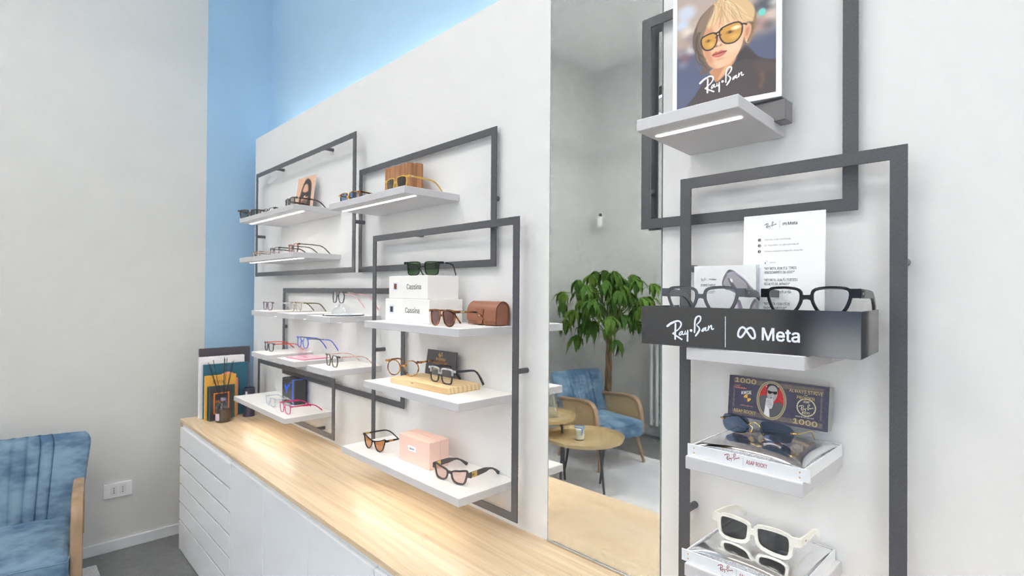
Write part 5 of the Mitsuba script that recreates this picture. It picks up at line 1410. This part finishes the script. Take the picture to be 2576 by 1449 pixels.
def _bark(p, n, uv):
    v = mikit.fbm(p.x * 70, p.y * 70, p.z * 20, 3)
    return mikit.mix((0.07, 0.05, 0.035), (0.33, 0.22, 0.13), v)


scene['m_bark'] = principled(mikit.proc(_bark), 0.8, 0.2)
for ph in (0, 2.1, 4.2):
    tr_ = [(PX - 0.03 + 0.03 * u + 0.014 * math.cos(ph + u * 9), PY - 0.02 + 0.02 * u + 0.014 * math.sin(ph + u * 9), 0.222 + 0.60 * u) for u in np.linspace(0, 1, 26)]
    part(k, 'trunk', tube(tr_, np.linspace(0.018, 0.011, 26), 10), 'm_bark', smooth=True)
scene['m_leaf'] = {'type': 'principledthin', 'base_color': VC, 'roughness': 0.38, 'spec_trans': 0.0, 'diff_trans': 0.3, 'eta': 1.4}
_lr = np.random.default_rng(21)


def leaflet(L, Wd, droop, fold):
    nu, nv = 11, 5
    u, v = np.meshgrid(np.linspace(0, 1, nu), np.linspace(-1, 1, nv), indexing='ij')
    prof = np.sin(PI * np.clip(u, 0, 1) ** 0.75) ** 0.9 * (1 - 0.25 * u)
    ang = droop * u
    x = L * np.where(droop == 0, u, np.sin(ang) / max(droop, 1e-3))
    z = -L * (1 - np.cos(ang)) / max(droop, 1e-3)
    y = v * Wd / 2 * prof
    z = z + np.abs(v) * prof * Wd * fold + 0.003 * np.sin(u * 18) * np.abs(v)
    P_ = np.stack([x, y, z], -1).reshape(-1, 3)
    i, j = np.meshgrid(np.arange(nu - 1), np.arange(nv - 1), indexing='ij')
    q = np.stack([i * nv + j, i * nv + j + 1, (i + 1) * nv + j + 1, (i + 1) * nv + j], -1).reshape(-1, 4)
    return trimesh.Trimesh(P_, np.vstack([q[:, [0, 1, 2]], q[:, [0, 2, 3]]]), process=False)


CR = np.array([PX + 0.01, PY + 0.02, 0.80])
nodes = []
for i in range(34):
    u = (i + 0.5) / 34
    phi = i * 2.39996
    el = math.radians(-28 + 112 * u)
    r = 0.36 * (0.82 + 0.3 * _lr.random()) * (0.92 if el > 0.9 else 1.0)
    nodes.append(CR + np.array([r * math.cos(phi) * math.cos(el), r * math.sin(phi) * math.cos(el), 0.26 + 0.80 * r * math.sin(el)]))
nodes += [CR + np.array(d) for d in ((-0.30, -0.05, 0.10), (0.33, 0.05, 0.33), (0.12, 0.1, 0.52), (0.05, 0.28, 0.28), (0.02, 0.22, 0.12), (0.2, 0.2, 0.02), (-0.1, 0.26, 0.04))]
N_OUT = len(nodes)
for i in range(22):
    u = (i + 0.5) / 22
    phi = i * 2.39996 + 1.0
    r = 0.20 + 0.06 * _lr.random()
    el = math.radians(-40 + 110 * u)
    nodes.append(CR + np.array([r * math.cos(phi) * math.cos(el), r * math.sin(phi) * math.cos(el), 0.24 + 0.9 * r * math.sin(el)]))
inner, inner_c = [], []
for n_i, nd in enumerate(nodes):
    nd[0] = max(nd[0], X0 + 0.16)
    nd[1] = max(nd[1], YF + 0.16)
    st0 = CR + np.array([0.02 * _lr.standard_normal(), 0.02 * _lr.standard_normal(), 0.02 + 0.16 * _lr.random()])
    mid = (st0 + nd) / 2 + [0, 0, 0.06]
    part(k, 'stem', tube(spline([st0, mid, nd], 6), np.linspace(0.0045, 0.0022, 13), 6), 'm_satin', '#5f7a3c', smooth=True)
    d = nd - CR
    yaw0 = math.atan2(d[1], d[0])
    tint = _lr.uniform(0.75, 1.2)
    warm = _lr.random()
    for a in np.linspace(-2.2, 2.2, 7) if _lr.random() < 0.6 else np.linspace(-1.9, 1.9, 6):
        L = _lr.uniform(0.125, 0.175) * (1 - 0.10 * abs(a))
        m_ = leaflet(L, L * _lr.uniform(0.30, 0.36), _lr.uniform(0.7, 1.5), 0.16)
        tilt = _lr.uniform(0.15, 0.75) + 0.15 * abs(a)
        R_ = trimesh.transformations.rotation_matrix(yaw0 + a + _lr.uniform(-.12, .12), [0, 0, 1]) @ trimesh.transformations.rotation_matrix(tilt, [0, 1, 0])
        m_.apply_transform(R_)
        m_.apply_translation(nd)
        v_ = np.array(m_.vertices)
        v_[:, 0] = np.maximum(v_[:, 0], X0 + 0.012)
        v_[:, 1] = np.maximum(v_[:, 1], YF + 0.012)
        col = np.array([0.060 + 0.05 * warm, 0.135 + 0.05 * warm, 0.035]) * tint * _lr.uniform(0.85, 1.15)
        lm_ = trimesh.Trimesh(v_, m_.faces, process=False)
        if n_i < N_OUT:
            part(k, 'leaf', lm_, 'm_leaf', color=np.tile(col, (len(v_), 1)), smooth=True)
        else:
            inner.append(lm_)
            inner_c.append(np.tile(col, (len(v_), 1)))
il = part(k, 'inner_foliage', M(*inner), 'm_leaf', color=np.vstack(inner_c), smooth=True, label='dense inner leaves of the crown')
labels[il]['kind'] = 'stuff'

# the street outside the shop window
struct('ground_street', cbox(-24, 24, -21.0, YF - 0.1, -0.25, -0.12, 0.0), 'm_pavement', 'pale street pavement outside the window')
scene['m_pavement'] = principled(rgb('#dcdcdc'), 0.9, 0.1)
struct('wall_street', cbox(-22, 22, -21.5, -20.0, -0.12, 5.2, 0.0), 'm_matte', 'blue grey building front across the street', color='#77839a')
for i in range(15):
    for z in (0.9, 3.1):
        x = -17.5 + 2.5 * i
        part('wall_street', 'window', cbox(x, x + 1.3, -20.03, -19.99, z, z + 1.5, 0.0), 'm_gloss', '#3a4660')
# ------------------------------------------------------------------ ceiling lamps (out of the frame)
for _x, _y in ((-0.6, -1.6), (0.9, -1.6), (1.9, -0.9), (-1.85, -1.25)):
    k = thing('ceiling_lamp', 'flat square white ceiling lamp', 'ceiling lamp', 'flat ceiling lamps')
    part(k, 'housing', cbox(_x - 0.31, _x + 0.31, _y - 0.31, _y + 0.31, ZC - 0.03, ZC - 0.0005), 'm_white')
    part(k, 'diffuser', cbox(_x - 0.3, _x + 0.3, _y - 0.3, _y + 0.3, ZC - 0.036, ZC - 0.03, 0.0), 'm_white', emitter=emit((1.0, 0.97, 0.93), PANEL_GAIN))
